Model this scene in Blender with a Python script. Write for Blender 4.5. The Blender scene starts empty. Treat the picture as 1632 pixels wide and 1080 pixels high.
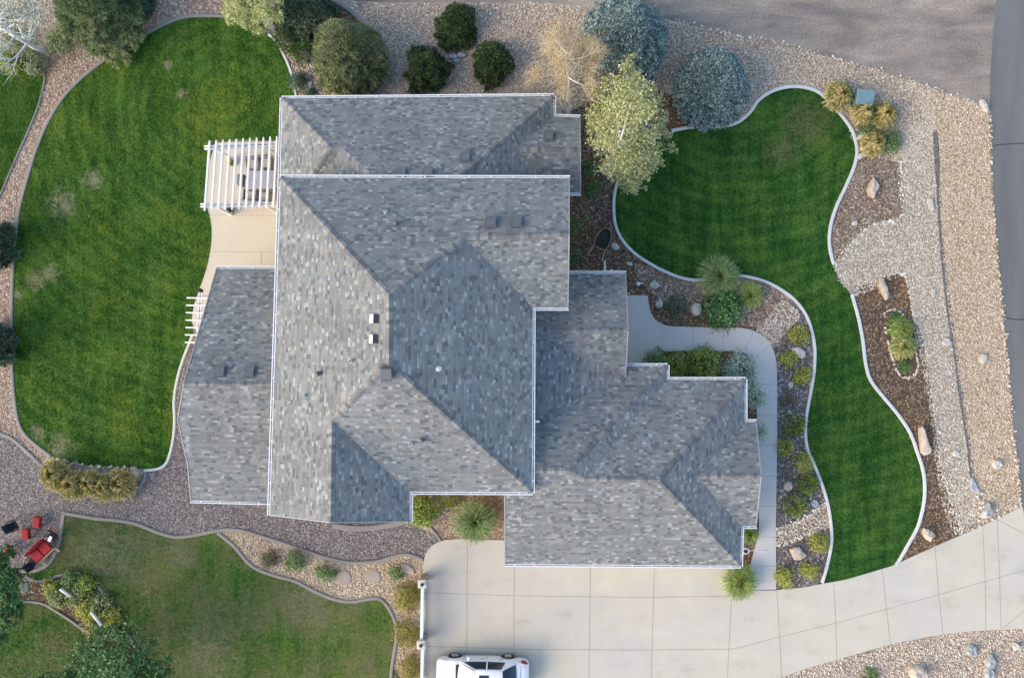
import bpy, bmesh, math, random
import numpy as np
from mathutils import Vector, Matrix, noise as mnoise

scene = bpy.context.scene
COL = scene.collection
random.seed(7)
RNG = np.random.default_rng(7)

# ------------------------------------------------------------------ camera, world, sun
HC, SC = 40.0, 1200.0            # drone height (m), focal length in photo pixels
cam_d = bpy.data.cameras.new("camera")
cam_d.sensor_fit = 'HORIZONTAL'
cam_d.sensor_width = 36.0
cam_d.lens = 36.0 * SC / 1632.0
cam_d.clip_start = 0.5
cam_d.clip_end = 3000.0
cam = bpy.data.objects.new("camera", cam_d)
cam.location = (0, 0, HC)
COL.objects.link(cam)
scene.camera = cam

SUN_AZ = math.radians(248.0)     # compass bearing of the sun (x east, y north)
SUN_EL = math.radians(28.0)
world = bpy.data.worlds.new("World")
scene.world = world
world.use_nodes = True
wn = world.node_tree
bg = wn.nodes["Background"]
sky = wn.nodes.new("ShaderNodeTexSky")
sky.sky_type = 'NISHITA'
sky.sun_disc = False
sky.sun_elevation = SUN_EL
sky.sun_rotation = SUN_AZ
sky.dust_density = 1.0
sky.air_density = 1.0
sky.ozone_density = 1.0
wn.links.new(sky.outputs[0], bg.inputs[0])
bg.inputs[1].default_value = 0.15
sun_d = bpy.data.lights.new("sun", 'SUN')
sun_d.energy = 1.48
sun_d.angle = math.radians(45.0)
sun_d.color = (1.0, 0.80, 0.57)
sun = bpy.data.objects.new("sun", sun_d)
sdir = Vector((math.sin(SUN_AZ) * math.cos(SUN_EL), math.cos(SUN_AZ) * math.cos(SUN_EL), math.sin(SUN_EL)))
sun.rotation_euler = sdir.to_track_quat('Z', 'Y').to_euler()
COL.objects.link(sun)
scene.view_settings.view_transform = 'Standard'
scene.view_settings.look = 'None'
scene.view_settings.gamma = 1.0
scene.view_settings.exposure = 1.27

# ------------------------------------------------------------------ helpers
def P(px, py, z=0.0):
    k = (HC - z) / SC
    return Vector(((px - 816) * k, (540 - py) * k, z))

def link(o):
    COL.objects.link(o)
    return o

def tag(o, label=None, cat=None, group=None, kind=None):
    if label: o['label'] = label
    if cat: o['category'] = cat
    if group: o['group'] = group
    if kind: o['kind'] = kind
    return o

def thing(name, label, cat, loc=(0, 0, 0), rz=0.0, group=None):
    o = bpy.data.objects.new(name, None)
    o.empty_display_size = 0.3
    o.location = loc
    o.rotation_euler = (0, 0, rz)
    link(o)
    return tag(o, label, cat, group)

def copy_tree(o, parent=None):
    c = o.copy()
    COL.objects.link(c)
    if parent is not None:
        c.parent = parent
    for ch in list(o.children):
        copy_tree(ch, c)
    return c

class MB:
    """collects polygons, builds ONE mesh object"""
    def __init__(self):
        self.v, self.f, self.m, self.s = [], [], [], []
    def add(self, vs, fs, mi=0, smooth=False):
        b = len(self.v)
        self.v += [tuple(p) for p in vs]
        for f in fs:
            self.f.append(tuple(i + b for i in f))
            self.m.append(mi); self.s.append(smooth)
    def poly(self, pts, mi=0):
        self.add(pts, [tuple(range(len(pts)))], mi)
    def box(self, c, s, rz=0.0, mi=0, M=None):
        hx, hy, hz = s[0] / 2, s[1] / 2, s[2] / 2
        vs = [Vector((x, y, z)) for z in (-hz, hz) for x, y in ((-hx, -hy), (hx, -hy), (hx, hy), (-hx, hy))]
        R = M if M is not None else Matrix.Rotation(rz, 3, 'Z')
        c = Vector(c)
        self.add([R @ v + c for v in vs], [(3, 2, 1, 0), (4, 5, 6, 7), (0, 1, 5, 4), (1, 2, 6, 5), (2, 3, 7, 6), (3, 0, 4, 7)], mi)
    def bbox(self, c, s, bev=0.02, rz=0.0, mi=0, M=None):
        """box with chamfered top and vertical edges"""
        hx, hy, hz = s[0] / 2, s[1] / 2, s[2] / 2
        def ring(x, y, b, z):
            return [Vector(q) for q in ((-x + b, -y, z), (x - b, -y, z), (x, -y + b, z), (x, y - b, z), (x - b, y, z), (-x + b, y, z), (-x, y - b, z), (-x, -y + b, z))]
        vs = ring(hx, hy, bev, -hz) + ring(hx, hy, bev, hz - bev) + ring(hx - bev * .7, hy - bev * .7, bev * .7, hz - bev * .25) + ring(hx - bev * 1.4, hy - bev * 1.4, bev * .5, hz)
        fs = [tuple(range(7, -1, -1)), tuple(range(24, 32))]
        for k in range(3):
            for i in range(8):
                j = (i + 1) % 8
                fs.append((k * 8 + i, k * 8 + j, k * 8 + 8 + j, k * 8 + 8 + i))
        R = M if M is not None else Matrix.Rotation(rz, 3, 'Z')
        c = Vector(c)
        self.add([R @ v + c for v in vs], fs, mi)
    def tube(self, p0, p1, r0, r1=None, n=6, mi=0, cap=True):
        r1 = r0 if r1 is None else r1
        p0, p1 = Vector(p0), Vector(p1)
        d = p1 - p0
        if d.length < 1e-6: return
        q = d.to_track_quat('Z', 'Y')
        vs = []
        for p, r in ((p0, r0), (p1, r1)):
            for i in range(n):
                a = 2 * math.pi * i / n
                vs.append(p + q @ Vector((r * math.cos(a), r * math.sin(a), 0)))
        fs = [(i, (i + 1) % n, n + (i + 1) % n, n + i) for i in range(n)]
        self.add(vs, fs, mi, True)
        if cap:
            b = len(self.v) - 2 * n
            self.f.append(tuple(b + i for i in range(n - 1, -1, -1))); self.m.append(mi); self.s.append(False)
            self.f.append(tuple(b + n + i for i in range(n))); self.m.append(mi); self.s.append(False)
    def path(self, pts, r, n=6, mi=0):
        for a, b in zip(pts[:-1], pts[1:]):
            self.tube(a, b, r, r, n, mi)
    def lathe(self, c, prof, n=20, mi=0, M=None, smooth=True):
        c = Vector(c); vs, fs = [], []
        for r, z in prof:
            for i in range(n):
                a = 2 * math.pi * i / n
                v = Vector((r * math.cos(a), r * math.sin(a), z))
                if M is not None: v = M @ v
                vs.append(c + v)
        for k in range(len(prof) - 1):
            for i in range(n):
                j = (i + 1) % n
                fs.append((k * n + i, k * n + j, (k + 1) * n + j, (k + 1) * n + i))
        self.add(vs, fs, mi, smooth)
    def prism(self, pts, z0, z1, mi=0, mside=None):
        n = len(pts)
        vs = [(p[0], p[1], z0) for p in pts] + [(p[0], p[1], z1) for p in pts]
        area = sum(pts[i][0] * pts[(i + 1) % n][1] - pts[(i + 1) % n][0] * pts[i][1] for i in range(n))
        ids = list(range(n))
        if area < 0: ids.reverse()
        b = len(self.v); self.v += vs
        top = tuple(b + n + i for i in ids)
        self.f.append(top); self.m.append(mi); self.s.append(False)
        self.f.append(tuple(b + i for i in reversed(ids))); self.m.append(mi); self.s.append(False)
        for k in range(n):
            i, j = ids[k], ids[(k + 1) % n]
            self.f.append((b + i, b + j, b + n + j, b + n + i)); self.m.append(mi if mside is None else mside); self.s.append(False)
    def build(self, name, mats, parent=None, uv=None):
        me = bpy.data.meshes.new(name)
        me.from_pydata(self.v, [], self.f)
        for m in (mats if isinstance(mats, (list, tuple)) else [mats]):
            me.materials.append(m)
        me.polygons.foreach_set('material_index', self.m)
        me.polygons.foreach_set('use_smooth', self.s)
        me.update()
        o = bpy.data.objects.new(name, me)
        link(o)
        if parent is not None: o.parent = parent
        return o

def np_mesh(name, V, k, mat, parent=None, smooth=False):
    """V: (n*k,3) vertices, faces of k consecutive vertices"""
    V = np.ascontiguousarray(V, dtype=np.float32).reshape(-1, 3)
    nf = len(V) // k
    me = bpy.data.meshes.new(name)
    me.vertices.add(len(V)); me.vertices.foreach_set('co', V.ravel())
    me.loops.add(len(V)); me.loops.foreach_set('vertex_index', np.arange(len(V), dtype=np.int32))
    me.polygons.add(nf)
    me.polygons.foreach_set('loop_start', np.arange(0, nf * k, k, dtype=np.int32))
    me.materials.append(mat)
    me.update(calc_edges=True)
    o = bpy.data.objects.new(name, me)
    link(o)
    if parent is not None: o.parent = parent
    return o

def smooth_pts(pts, closed=False, n=5):
    """Catmull-Rom through pixel points"""
    out = []; m = len(pts)
    rng = range(m) if closed else range(m - 1)
    for i in rng:
        if closed:
            p0, p1, p2, p3 = pts[i - 1], pts[i], pts[(i + 1) % m], pts[(i + 2) % m]
        else:
            p1, p2 = pts[i], pts[i + 1]
            p0 = pts[i - 1] if i > 0 else p1
            p3 = pts[i + 2] if i + 2 < m else p2
        for k in range(n):
            t = k / n
            out.append(tuple(0.5 * ((2 * p1[c]) + (-p0[c] + p2[c]) * t + (2 * p0[c] - 5 * p1[c] + 4 * p2[c] - p3[c]) * t * t + (-p0[c] + 3 * p1[c] - 3 * p2[c] + p3[c]) * t ** 3) for c in (0, 1)))
    if not closed: out.append(tuple(pts[-1]))
    return out

def in_poly(X, Y, poly):
    inside = np.zeros(len(X), bool)
    n = len(poly); j = n - 1
    for i in range(n):
        xi, yi = poly[i]; xj, yj = poly[j]
        c = ((yi > Y) != (yj > Y)) & (X < (xj - xi) * (Y - yi) / (yj - yi + 1e-12) + xi)
        inside ^= c
        j = i
    return inside

def scatter(polys, n, holes=()):
    """n random points inside a list of px polygons (ground), returns world x,y"""
    xs = [p[0] for q in polys for p in q]; ys = [p[1] for q in polys for p in q]
    x0, x1, y0, y1 = max(min(xs), -60), min(max(xs), 1700), max(min(ys), -60), min(max(ys), 1140)
    X = RNG.uniform(x0, x1, n); Y = RNG.uniform(y0, y1, n)
    ok = np.zeros(n, bool)
    for q in polys: ok |= in_poly(X, Y, q)
    for q in holes: ok &= ~in_poly(X, Y, q)
    X, Y = X[ok], Y[ok]
    return (X - 816) * HC / SC, (540 - Y) * HC / SC

def unit(a):
    return a / (np.linalg.norm(a, axis=-1, keepdims=True) + 1e-9)

# ------------------------------------------------------------------ node materials
class NT:
    def __init__(self, name, rough=0.8, spec=0.3):
        self.mat = bpy.data.materials.new(name)
        self.mat.use_nodes = True
        self.t = self.mat.node_tree
        self.b = self.t.nodes["Principled BSDF"]
        self.b.inputs['Roughness'].default_value = rough
        self.b.inputs['Specular IOR Level'].default_value = spec
        self._pos = None
    def n(self, typ, **kw):
        nd = self.t.nodes.new(typ)
        for k, v in kw.items(): setattr(nd, k, v)
        return nd
    def put(self, sock, val):
        if isinstance(val, bpy.types.NodeSocket): self.t.links.new(val, sock)
        elif val is not None: sock.default_value = val
    def pos(self):
        if self._pos is None: self._pos = self.n('ShaderNodeNewGeometry').outputs['Position']
        return self._pos
    def island(self):
        return self.n('ShaderNodeNewGeometry').outputs['Random Per Island']
    def obj(self):
        return self.n('ShaderNodeTexCoord').outputs['Object']
    def map(self, vec, scale=(1, 1, 1), rot=(0, 0, 0)):
        m = self.n('ShaderNodeMapping')
        self.put(m.inputs['Vector'], vec); m.inputs['Scale'].default_value = scale; m.inputs['Rotation'].default_value = rot
        return m.outputs[0]
    def noise(self, scale, detail=4, rough=0.55, vec=None, dist=0.0):
        m = self.n('ShaderNodeTexNoise')
        self.put(m.inputs['Vector'], vec if vec is not None else self.pos())
        m.inputs['Scale'].default_value = scale; m.inputs['Detail'].default_value = detail
        m.inputs['Roughness'].default_value = rough; m.inputs['Distortion'].default_value = dist
        return m.outputs['Fac']
    def vor(self, scale, vec=None, out='Color', feat='F1'):
        m = self.n('ShaderNodeTexVoronoi', feature=feat)
        self.put(m.inputs['Vector'], vec if vec is not None else self.pos())
        m.inputs['Scale'].default_value = scale
        return m.outputs[out]
    def m(self, op, a, b=None, c=None):
        m = self.n('ShaderNodeMath', operation=op)
        self.put(m.inputs[0], a)
        if b is not None: self.put(m.inputs[1], b)
        if c is not None: self.put(m.inputs[2], c)
        return m.outputs[0]
    def sepx(self, col):
        m = self.n('ShaderNodeSeparateColor'); self.put(m.inputs[0], col)
        return m.outputs
    def ramp(self, fac, stops, const=False):
        m = self.n('ShaderNodeValToRGB')
        cr = m.color_ramp
        cr.interpolation = 'CONSTANT' if const else 'LINEAR'
        while len(cr.elements) < len(stops): cr.elements.new(0.5)
        for e, (p, c) in zip(cr.elements, stops):
            e.position = p; e.color = (c[0], c[1], c[2], 1) if not isinstance(c, (int, float)) else (c, c, c, 1)
        self.put(m.inputs[0], fac)
        return m.outputs[0]
    def mix(self, fac, a, b, mode='MIX'):
        m = self.n('ShaderNodeMix', data_type='RGBA', blend_type=mode)
        def c4(v): return v if isinstance(v, bpy.types.NodeSocket) else (v[0], v[1], v[2], 1)
        self.put(m.inputs[0], fac); self.put(m.inputs[6], c4(a)); self.put(m.inputs[7], c4(b))
        return m.outputs[2]
    def color(self, c):
        self.put(self.b.inputs['Base Color'], c if isinstance(c, bpy.types.NodeSocket) else (c[0], c[1], c[2], 1))
    def bump(self, h, strength=0.5, dist=0.02):
        m = self.n('ShaderNodeBump')
        m.inputs['Strength'].default_value = strength; m.inputs['Distance'].default_value = dist
        self.put(m.inputs['Height'], h)
        self.put(self.b.inputs['Normal'], m.outputs[0])
    def near(self, pts):
        """0..1 mask around world points [(x,y,r)] with ragged rim"""
        nz = self.noise(1.6, 7, 0.7)
        out = None
        for x, y, r in pts:
            d = self.n('ShaderNodeVectorMath', operation='DISTANCE')
            self.put(d.inputs[0], self.pos()); d.inputs[1].default_value = (x, y, 0)
            q = self.m('DIVIDE', d.outputs['Value'], r)
            q = self.m('ADD', q, self.m('MULTIPLY', self.m('SUBTRACT', nz, 0.5), 2.6))
            q = self.m('SUBTRACT', 1.25, q)
            q = self.m('MAXIMUM', q, 0.0)
            out = q if out is None else self.m('MAXIMUM', out, q)
        return self.m('MINIMUM', out, 1.0)

def mat_plain(name, col, rough=0.6, spec=0.3, var=0.12, scale=6.0, bump=0.0, metal=0.0):
    t = NT(name, rough, spec)
    nz = t.noise(scale, 5, vec=t.obj())
    lo = tuple(c * (1 - var) for c in col); hi = tuple(min(1, c * (1 + var)) for c in col)
    t.color(t.ramp(nz, [(0.3, lo), (0.7, hi)]))
    t.b.inputs['Metallic'].default_value = metal
    if bump: t.bump(t.noise(scale * 6, 4, vec=t.obj()), bump, 0.01)
    return t.mat

def mat_gravel(name, cols, scale, gap, tint=None, bump=0.9, big=0.35, contrast=(0.35, 0.65)):
    """stones: one Voronoi cell each, colours from a ramp; patches of tint"""
    t = NT(name, 0.9, 0.2)
    wob = t.noise(scale * 0.7, 2)
    cell = t.sepx(t.vor(scale))[0]
    cell2 = t.sepx(t.vor(scale * 2.1))[1]
    dist = t.vor(scale, out='Distance')
    f = t.m('ADD', t.m('MULTIPLY', cell, 0.65), t.m('MULTIPLY', cell2, 0.35))
    k = len(cols)
    col = t.ramp(f, [(0.12 + 0.76 * i / (k - 1), c) for i, c in enumerate(cols)])
    gapm = t.ramp(dist, [(0.42, 0.0), (0.62, 1.0)])
    col = t.mix(t.m('MULTIPLY', gapm, 0.75), col, gap)
    if tint:
        lg = t.ramp(t.noise(big, 5, 0.6), [(contrast[0], 0.0), (contrast[1], 1.0)])
        col = t.mix(lg, col, tint, 'MULTIPLY')
    t.color(col)
    h = t.m('SUBTRACT', 1.0, dist)
    t.bump(t.m('ADD', h, t.m('MULTIPLY', cell, 0.6)), bump, 0.5 / scale)
    return t.mat

def mat_grass(name, dark, mid, light, dry, patches=(), dryness=0.0, rot=0.3, blade=False, drycol=None, band=None, yellow=0.75, rings=None):
    t = NT(name, 0.85, 0.15)
    streak = t.noise(1.0, 4, 0.6, vec=t.map(t.pos(), (2.2, 0.22, 1), (0, 0, rot)), dist=0.4)
    clump = t.noise(0.55, 5, 0.6)
    fine = t.noise(7.0, 4, 0.75)
    grain = t.noise(26.0, 2, 0.6)
    if rings:     # mowing passes that circle a point of the lawn
        w = t.n('ShaderNodeTexWave', wave_type='RINGS', rings_direction='Z')
        mp = t.n('ShaderNodeMapping'); t.put(mp.inputs['Vector'], t.pos()); mp.inputs['Location'].default_value = (-rings[0], -rings[1], 0)
        t.put(w.inputs['Vector'], mp.outputs[0])
        w.inputs['Scale'].default_value = 0.42; w.inputs['Distortion'].default_value = 5.0
        w.inputs['Detail'].default_value = 3.0; w.inputs['Detail Scale'].default_value = 0.5
        streak = t.m('ADD', t.m('MULTIPLY', streak, 0.85), t.m('MULTIPLY', w.outputs['Fac'], 0.15))
    if band:      # mowing passes: alternate lean of the sward, slightly wavy
        w = t.n('ShaderNodeTexWave', wave_type='BANDS', bands_direction='X')
        t.put(w.inputs['Vector'], t.map(t.pos(), (1, 1, 1), (0, 0, band[1])))
        w.inputs['Scale'].default_value = band[0]; w.inputs['Distortion'].default_value = 14.0
        w.inputs['Detail'].default_value = 2.0; w.inputs['Detail Scale'].default_value = 0.35
        streak = t.m('ADD', t.m('MULTIPLY', streak, 0.86), t.m('MULTIPLY', w.outputs['Fac'], 0.14))
    f = t.m('ADD', t.m('ADD', t.m('MULTIPLY', streak, 0.24), t.m('MULTIPLY', clump, 0.24)), t.m('ADD', t.m('MULTIPLY', fine, 0.38), t.m('MULTIPLY', grain, 0.14)))
    if blade:
        f = t.m('ADD', t.m('MULTIPLY', f, 0.80), t.m('MULTIPLY', t.island(), 0.20))
    col = t.ramp(f, [(0.43, dark), (0.5, mid), (0.57, light)])
    yl = t.ramp(t.noise(0.28, 5, 0.65, dist=0.6), [(0.46, 0.0), (0.68, yellow)])
    col = t.mix(yl, col, t.mix(1.0, col, (1.75, 1.18, 0.9), 'MULTIPLY'))
    if dryness:
        dn = t.ramp(t.m('ADD', t.m('MULTIPLY', t.noise(0.45, 6, 0.65), 0.75), t.m('MULTIPLY', t.noise(7.0, 3, 0.7), 0.25)), [(0.5 - dryness * 0.2, 0.0), (0.68 - dryness * 0.1, 0.85)])
        col = t.mix(dn, col, drycol or dry)
    if patches:
        pm = t.m('MULTIPLY', t.near(patches), t.ramp(t.m('ADD', t.m('MULTIPLY', fine, 0.6), t.m('MULTIPLY', t.noise(2.6, 5, 0.7), 0.4)), [(0.42, 0.12), (0.55, 0.9)]))
        col = t.mix(pm, col, dry)
    t.color(col)
    t.bump(t.m('ADD', t.noise(22.0, 3, 0.8), t.m('MULTIPLY', fine, 1.2)), 0.7, 0.05)
    return t.mat

def mat_leaf(name, cols, trans=0.25, clump=1.4, rough=0.6, mixc=0.45):
    t = NT(name, rough, 0.25)
    f = t.m('ADD', t.m('MULTIPLY', t.island(), 1 - mixc), t.m('MULTIPLY', t.noise(clump, 3, 0.6), mixc))
    k = len(cols)
    col = t.ramp(f, [(0.15 + 0.7 * i / (k - 1), c) for i, c in enumerate(cols)])
    t.color(col)
    tr = t.n('ShaderNodeBsdfTranslucent'); t.put(tr.inputs[0], col)
    mx = t.n('ShaderNodeMixShader'); mx.inputs[0].default_value = trans
    out = t.t.nodes['Material Output']
    t.t.links.new(t.b.outputs[0], mx.inputs[1]); t.t.links.new(tr.outputs[0], mx.inputs[2]); t.t.links.new(mx.outputs[0], out.inputs[0])
    return t.mat

def mat_concrete(name, col, warm, stain=0.35):
    t = NT(name, 0.85, 0.25)
    a = t.noise(0.22, 6, 0.6); b = t.noise(0.8, 7, 0.68, dist=0.5); c = t.noise(30, 3, 0.7); d = t.noise(0.35, 5, 0.6, vec=t.map(t.pos(), (0.5, 3.2, 1)))
    base = t.ramp(a, [(0.35, col), (0.62, warm)])
    dk = t.ramp(t.m('ADD', t.m('MULTIPLY', b, 0.6), t.m('MULTIPLY', d, 0.4)), [(0.34, 0.72), (0.44, 0.93), (0.56, 1.0), (0.68, 1.08)])
    base = t.mix(stain, base, t.mix(1.0, base, dk, 'MULTIPLY'))
    base = t.mix(0.35, base, t.mix(1.0, base, t.ramp(c, [(0.3, 0.7), (0.7, 1.15)]), 'MULTIPLY'))
    t.color(base); t.bump(c, 0.15, 0.01)
    return t.mat

def mat_shingle(name, cols):
    t = NT(name, 0.95, 0.15)
    uv = t.n('ShaderNodeUVMap').outputs[0]
    s = t.n('ShaderNodeSeparateXYZ'); t.put(s.inputs[0], uv)
    u, v = s.outputs[0], s.outputs[1]
    vr = t.m('DIVIDE', v, 0.128)
    row = t.m('FLOOR', vr)
    def wn1(x):
        w = t.n('ShaderNodeTexWhiteNoise', noise_dimensions='1D'); t.put(w.inputs['W'], x); return w.outputs['Value']
    def wn2(x, y):
        w = t.n('ShaderNodeTexWhiteNoise', noise_dimensions='2D')
        c = t.n('ShaderNodeCombineXYZ'); t.put(c.inputs[0], x); t.put(c.inputs[1], y); t.put(w.inputs['Vector'], c.outputs[0]); return w.outputs['Value']
    r1 = wn1(row)
    ua = t.m('ADD', t.m('DIVIDE', u, 0.20), t.m('MULTIPLY', r1, 9.0))
    ub = t.m('ADD', t.m('DIVIDE', u, 0.62), t.m('MULTIPLY', r1, 23.0))
    ca = wn2(t.m('FLOOR', ua), row)
    cb = wn2(t.m('ADD', t.m('FLOOR', ub), 77.0), row)
    sel = t.m('GREATER_THAN', wn2(t.m('ADD', t.m('FLOOR', ub), 31.0), row), 0.30)   # some shingles show as long plain strips
    f = t.m('ADD', t.m('MULTIPLY', t.m('ADD', 0.17, t.m('MULTIPLY', cb, 0.66)), t.m('SUBTRACT', 1.0, sel)), t.m('MULTIPLY', ca, sel))
    col = t.ramp(f, cols)
    warm = t.ramp(wn2(t.m('FLOOR', ua), t.m('ADD', row, 400.0)), [(0.0, (1.05, 1.0, 0.92)), (0.4, (1, 1, 1)), (1.0, (0.94, 1.01, 1.04))])
    col = t.mix(1.0, col, warm, 'MULTIPLY')
    fr = t.m('FRACT', vr)
    fu = t.m('FRACT', ua)
    line = t.m('MAXIMUM', t.m('LESS_THAN', fr, 0.10), t.m('MULTIPLY', t.m('LESS_THAN', fu, 0.05), sel))
    col = t.mix(t.m('MULTIPLY', line, 0.34), col, (0.05, 0.05, 0.055))  # shadow line at each course's foot, and tab joints, painted dark
    grit = t.noise(18, 3, 0.7, vec=uv)
    col = t.mix(0.5, col, t.mix(1.0, col, t.ramp(grit, [(0.3, 0.72), (0.7, 1.22)]), 'MULTIPLY'))
    run = t.noise(1.0, 5, 0.65, vec=t.map(uv, (1.6, 0.12, 1)))
    col = t.mix(0.7, col, t.mix(1.0, col, t.ramp(run, [(0.32, 0.80), (0.5, 1.0), (0.72, 1.12)]), 'MULTIPLY'))
    big = t.noise(0.5, 4, 0.6)
    col = t.mix(0.6, col, t.mix(1.0, col, t.ramp(big, [(0.3, 0.86), (0.7, 1.1)]), 'MULTIPLY'))
    t.color(col)
    h = t.m('ADD', t.m('SUBTRACT', 1.0, fr), t.m('MULTIPLY', f, 0.6))
    t.bump(t.m('ADD', h, t.m('MULTIPLY', grit, 0.3)), 0.6, 0.018)
    return t.mat

M = {}
GR = lambda v: (v, v, v * 1.02)
M['shingle'] = mat_shingle('shingle', [(0.0, (.128, .137, .139)), (0.12, (.155, .163, .164)), (0.24, (.194, .199, .196)), (0.5, (.222, .226, .219)), (0.78, (.255, .257, .245)), (0.90, (.305, .306, .29)), (1.0, (.385, .384, .36))])
t = NT('ridge_cap', 0.95, 0.15)
t.color(t.ramp(t.island(), [(0.0, (.13, .13, .13)), (0.6, (.20, .198, .19)), (1.0, (.30, .29, .27))])); t.bump(t.noise(40, 3), .4, .01)
M['cap'] = t.mat
M['white'] = mat_plain('white_trim', (.80, .80, .79), 0.45, 0.4, 0.04)
M['trough'] = mat_plain('shaded_gutter_white', (.50, .51, .52), 0.5, 0.4, 0.1)  # gutter floor painted grey for the shade between its white rims
M['stucco'] = mat_plain('stucco', (.50, .44, .35), 0.9, 0.2, 0.08, 2.0, 0.4)
M['stone'] = mat_plain('ledge_stone', (.34, .29, .24), 0.9, 0.2, 0.35, 4.0, 0.6)
M['glass'] = mat_plain('window_glass', (.03, .04, .05), 0.06, 0.6, 0.1)
M['dark'] = mat_plain('dark_metal', (.03, .03, .034), 0.5, 0.4, 0.2)
M['greymetal'] = mat_plain('grey_vent_metal', (.13, .135, .14), 0.55, 0.4, 0.15)
M['galv'] = mat_plain('galvanised_metal', (.62, .64, .66), 0.35, 0.5, 0.08, metal=0.3)
M['concrete'] = mat_concrete('driveway_concrete', (.565, .52, .445), (.605, .54, .42), 0.7)
M['patio'] = mat_concrete('patio_concrete', (.62, .55, .42), (.66, .575, .43), 0.2)
M['walk'] = mat_concrete('walk_concrete', (.57, .54, .50), (.59, .55, .495))
M['crack'] = mat_plain('crack_filler', (.045, .045, .048), 0.9, 0.2, 0.2)
M['joint'] = mat_plain('joint', (.36, .325, .28), 0.95, 0.1, 0.2)
M['kerb'] = mat_concrete('kerb_concrete', (.62, .62, .60), (.66, .65, .61), 0.5)
M['kerbgrey'] = mat_concrete('weathered_kerb', (.27, .25, .225), (.33, .29, .25), 0.8)
M['rockmix'] = mat_gravel('river_rock', [(0.221, 0.165, 0.123), (0.429, 0.329, 0.235), (0.572, 0.439, 0.314), (0.624, 0.5, 0.381), (0.85, 0.842, 0.65)], 11.0, (0.312, 0.238, 0.174), (.92, .90, .90), 0.7)
M['yellowrock'] = mat_gravel('tan_road_gravel', [(0.269, 0.193, 0.122), (0.516, 0.386, 0.252), (0.628, 0.481, 0.313), (0.696, 0.543, 0.374), (0.85, 0.742, 0.555)], 10.0, (0.348, 0.256, 0.167), (.93, .88, .80), 0.8)
M['swalerock'] = mat_gravel('pale_swale_rock', [(0.254, 0.202, 0.151), (0.471, 0.379, 0.281), (0.598, 0.485, 0.362), (0.661, 0.556, 0.422), (0.85, 0.85, 0.673)], 11.0, (0.343, 0.273, 0.201), (.82, .80, .80), 0.9)
M['pinkrock'] = mat_gravel('pinkish_river_rock', [(0.2, 0.142, 0.108), (0.388, 0.277, 0.2), (0.525, 0.378, 0.27), (0.575, 0.437, 0.324), (0.85, 0.755, 0.583)], 11.0, (0.263, 0.189, 0.14), (.84, .78, .76), 0.9)
M['asphaltgravel'] = mat_gravel('grey_crushed_gravel', [(0.081, 0.07, 0.062), (0.207, 0.177, 0.162), (0.296, 0.253, 0.23), (0.37, 0.317, 0.281), (0.622, 0.535, 0.449)], 13.0, (0.132, 0.113, 0.1), (.86, .84, .88), 0.7)
M['mulch'] = mat_gravel('brown_mulch', [(0.053, 0.036, 0.025), (0.114, 0.082, 0.058), (0.176, 0.125, 0.085), (0.229, 0.171, 0.122), (0.528, 0.424, 0.304)], 12.0, (0.079, 0.055, 0.038), (1.25, 1.05, .8), 0.8, 0.5)
M['greymulch'] = mat_gravel('grey_brown_mulch', [(0.123, 0.091, 0.066), (0.245, 0.188, 0.14), (0.343, 0.26, 0.193), (0.417, 0.325, 0.247), (0.85, 0.705, 0.536)], 12.0, (0.172, 0.128, 0.093), (.9, .82, .75), 0.7, 0.5)
M['stripmulch'] = mat_gravel('grey_chip_bed', [(0.078, 0.068, 0.06), (0.155, 0.138, 0.123), (0.233, 0.206, 0.183), (0.301, 0.267, 0.24), (0.724, 0.648, 0.555)], 11.0, (0.103, 0.09, 0.075), (.9, .87, .9), 0.8, 0.6)
t = NT('dirt_track', 0.95, 0.15)
a = t.noise(0.22, 7, 0.62, vec=t.map(t.pos(), (0.7, 3.0, 1), (0, 0, 0.30)), dist=0.5); b = t.noise(9, 6, 0.8); c = t.noise(34, 2, 0.8); e = t.noise(0.5, 5, 0.6)
f = t.m('ADD', t.m('MULTIPLY', a, 0.72), t.m('MULTIPLY', e, 0.28))
col = t.ramp(f, [(0.38, (.175, .155, .138)), (0.47, (.26, .22, .182)), (0.55, (.33, .275, .22)), (0.64, (.45, .375, .30))])
col = t.mix(0.75, col, t.mix(1.0, col, t.ramp(b, [(0.35, 0.62), (0.65, 1.38)]), 'MULTIPLY'))
col = t.mix(0.6, col, t.mix(1.0, col, t.ramp(c, [(0.35, 0.6), (0.7, 1.5)]), 'MULTIPLY'))
t.color(col); t.bump(b, 0.6, 0.03); M['dirt'] = t.mat
t = NT('asphalt', 0.9, 0.25)
a = t.noise(0.3, 5, 0.6, vec=t.map(t.pos(), (2.5, 0.35, 1))); b = t.noise(30, 4, 0.8)
col = t.ramp(a, [(0.35, (.142, .142, .136)), (0.65, (.188, .182, .170))])
col = t.mix(0.6, col, t.mix(1.0, col, t.ramp(b, [(0.3, 0.7), (0.7, 1.3)]), 'MULTIPLY'))
t.color(col); t.bump(b, 0.4, 0.01); M['asphalt'] = t.mat
M['far'] = mat_grass('far_ground', (.10, .09, .05), (.14, .12, .07), (.19, .16, .09), (.2, .17, .1))
M['ditch'] = mat_gravel('ditch_silt', [(.09, .078, .07), (.17, .15, .137), (.21, .19, .175), (.3, .27, .25)], 14.0, (.12, .105, .095), None, 0.4)

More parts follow.
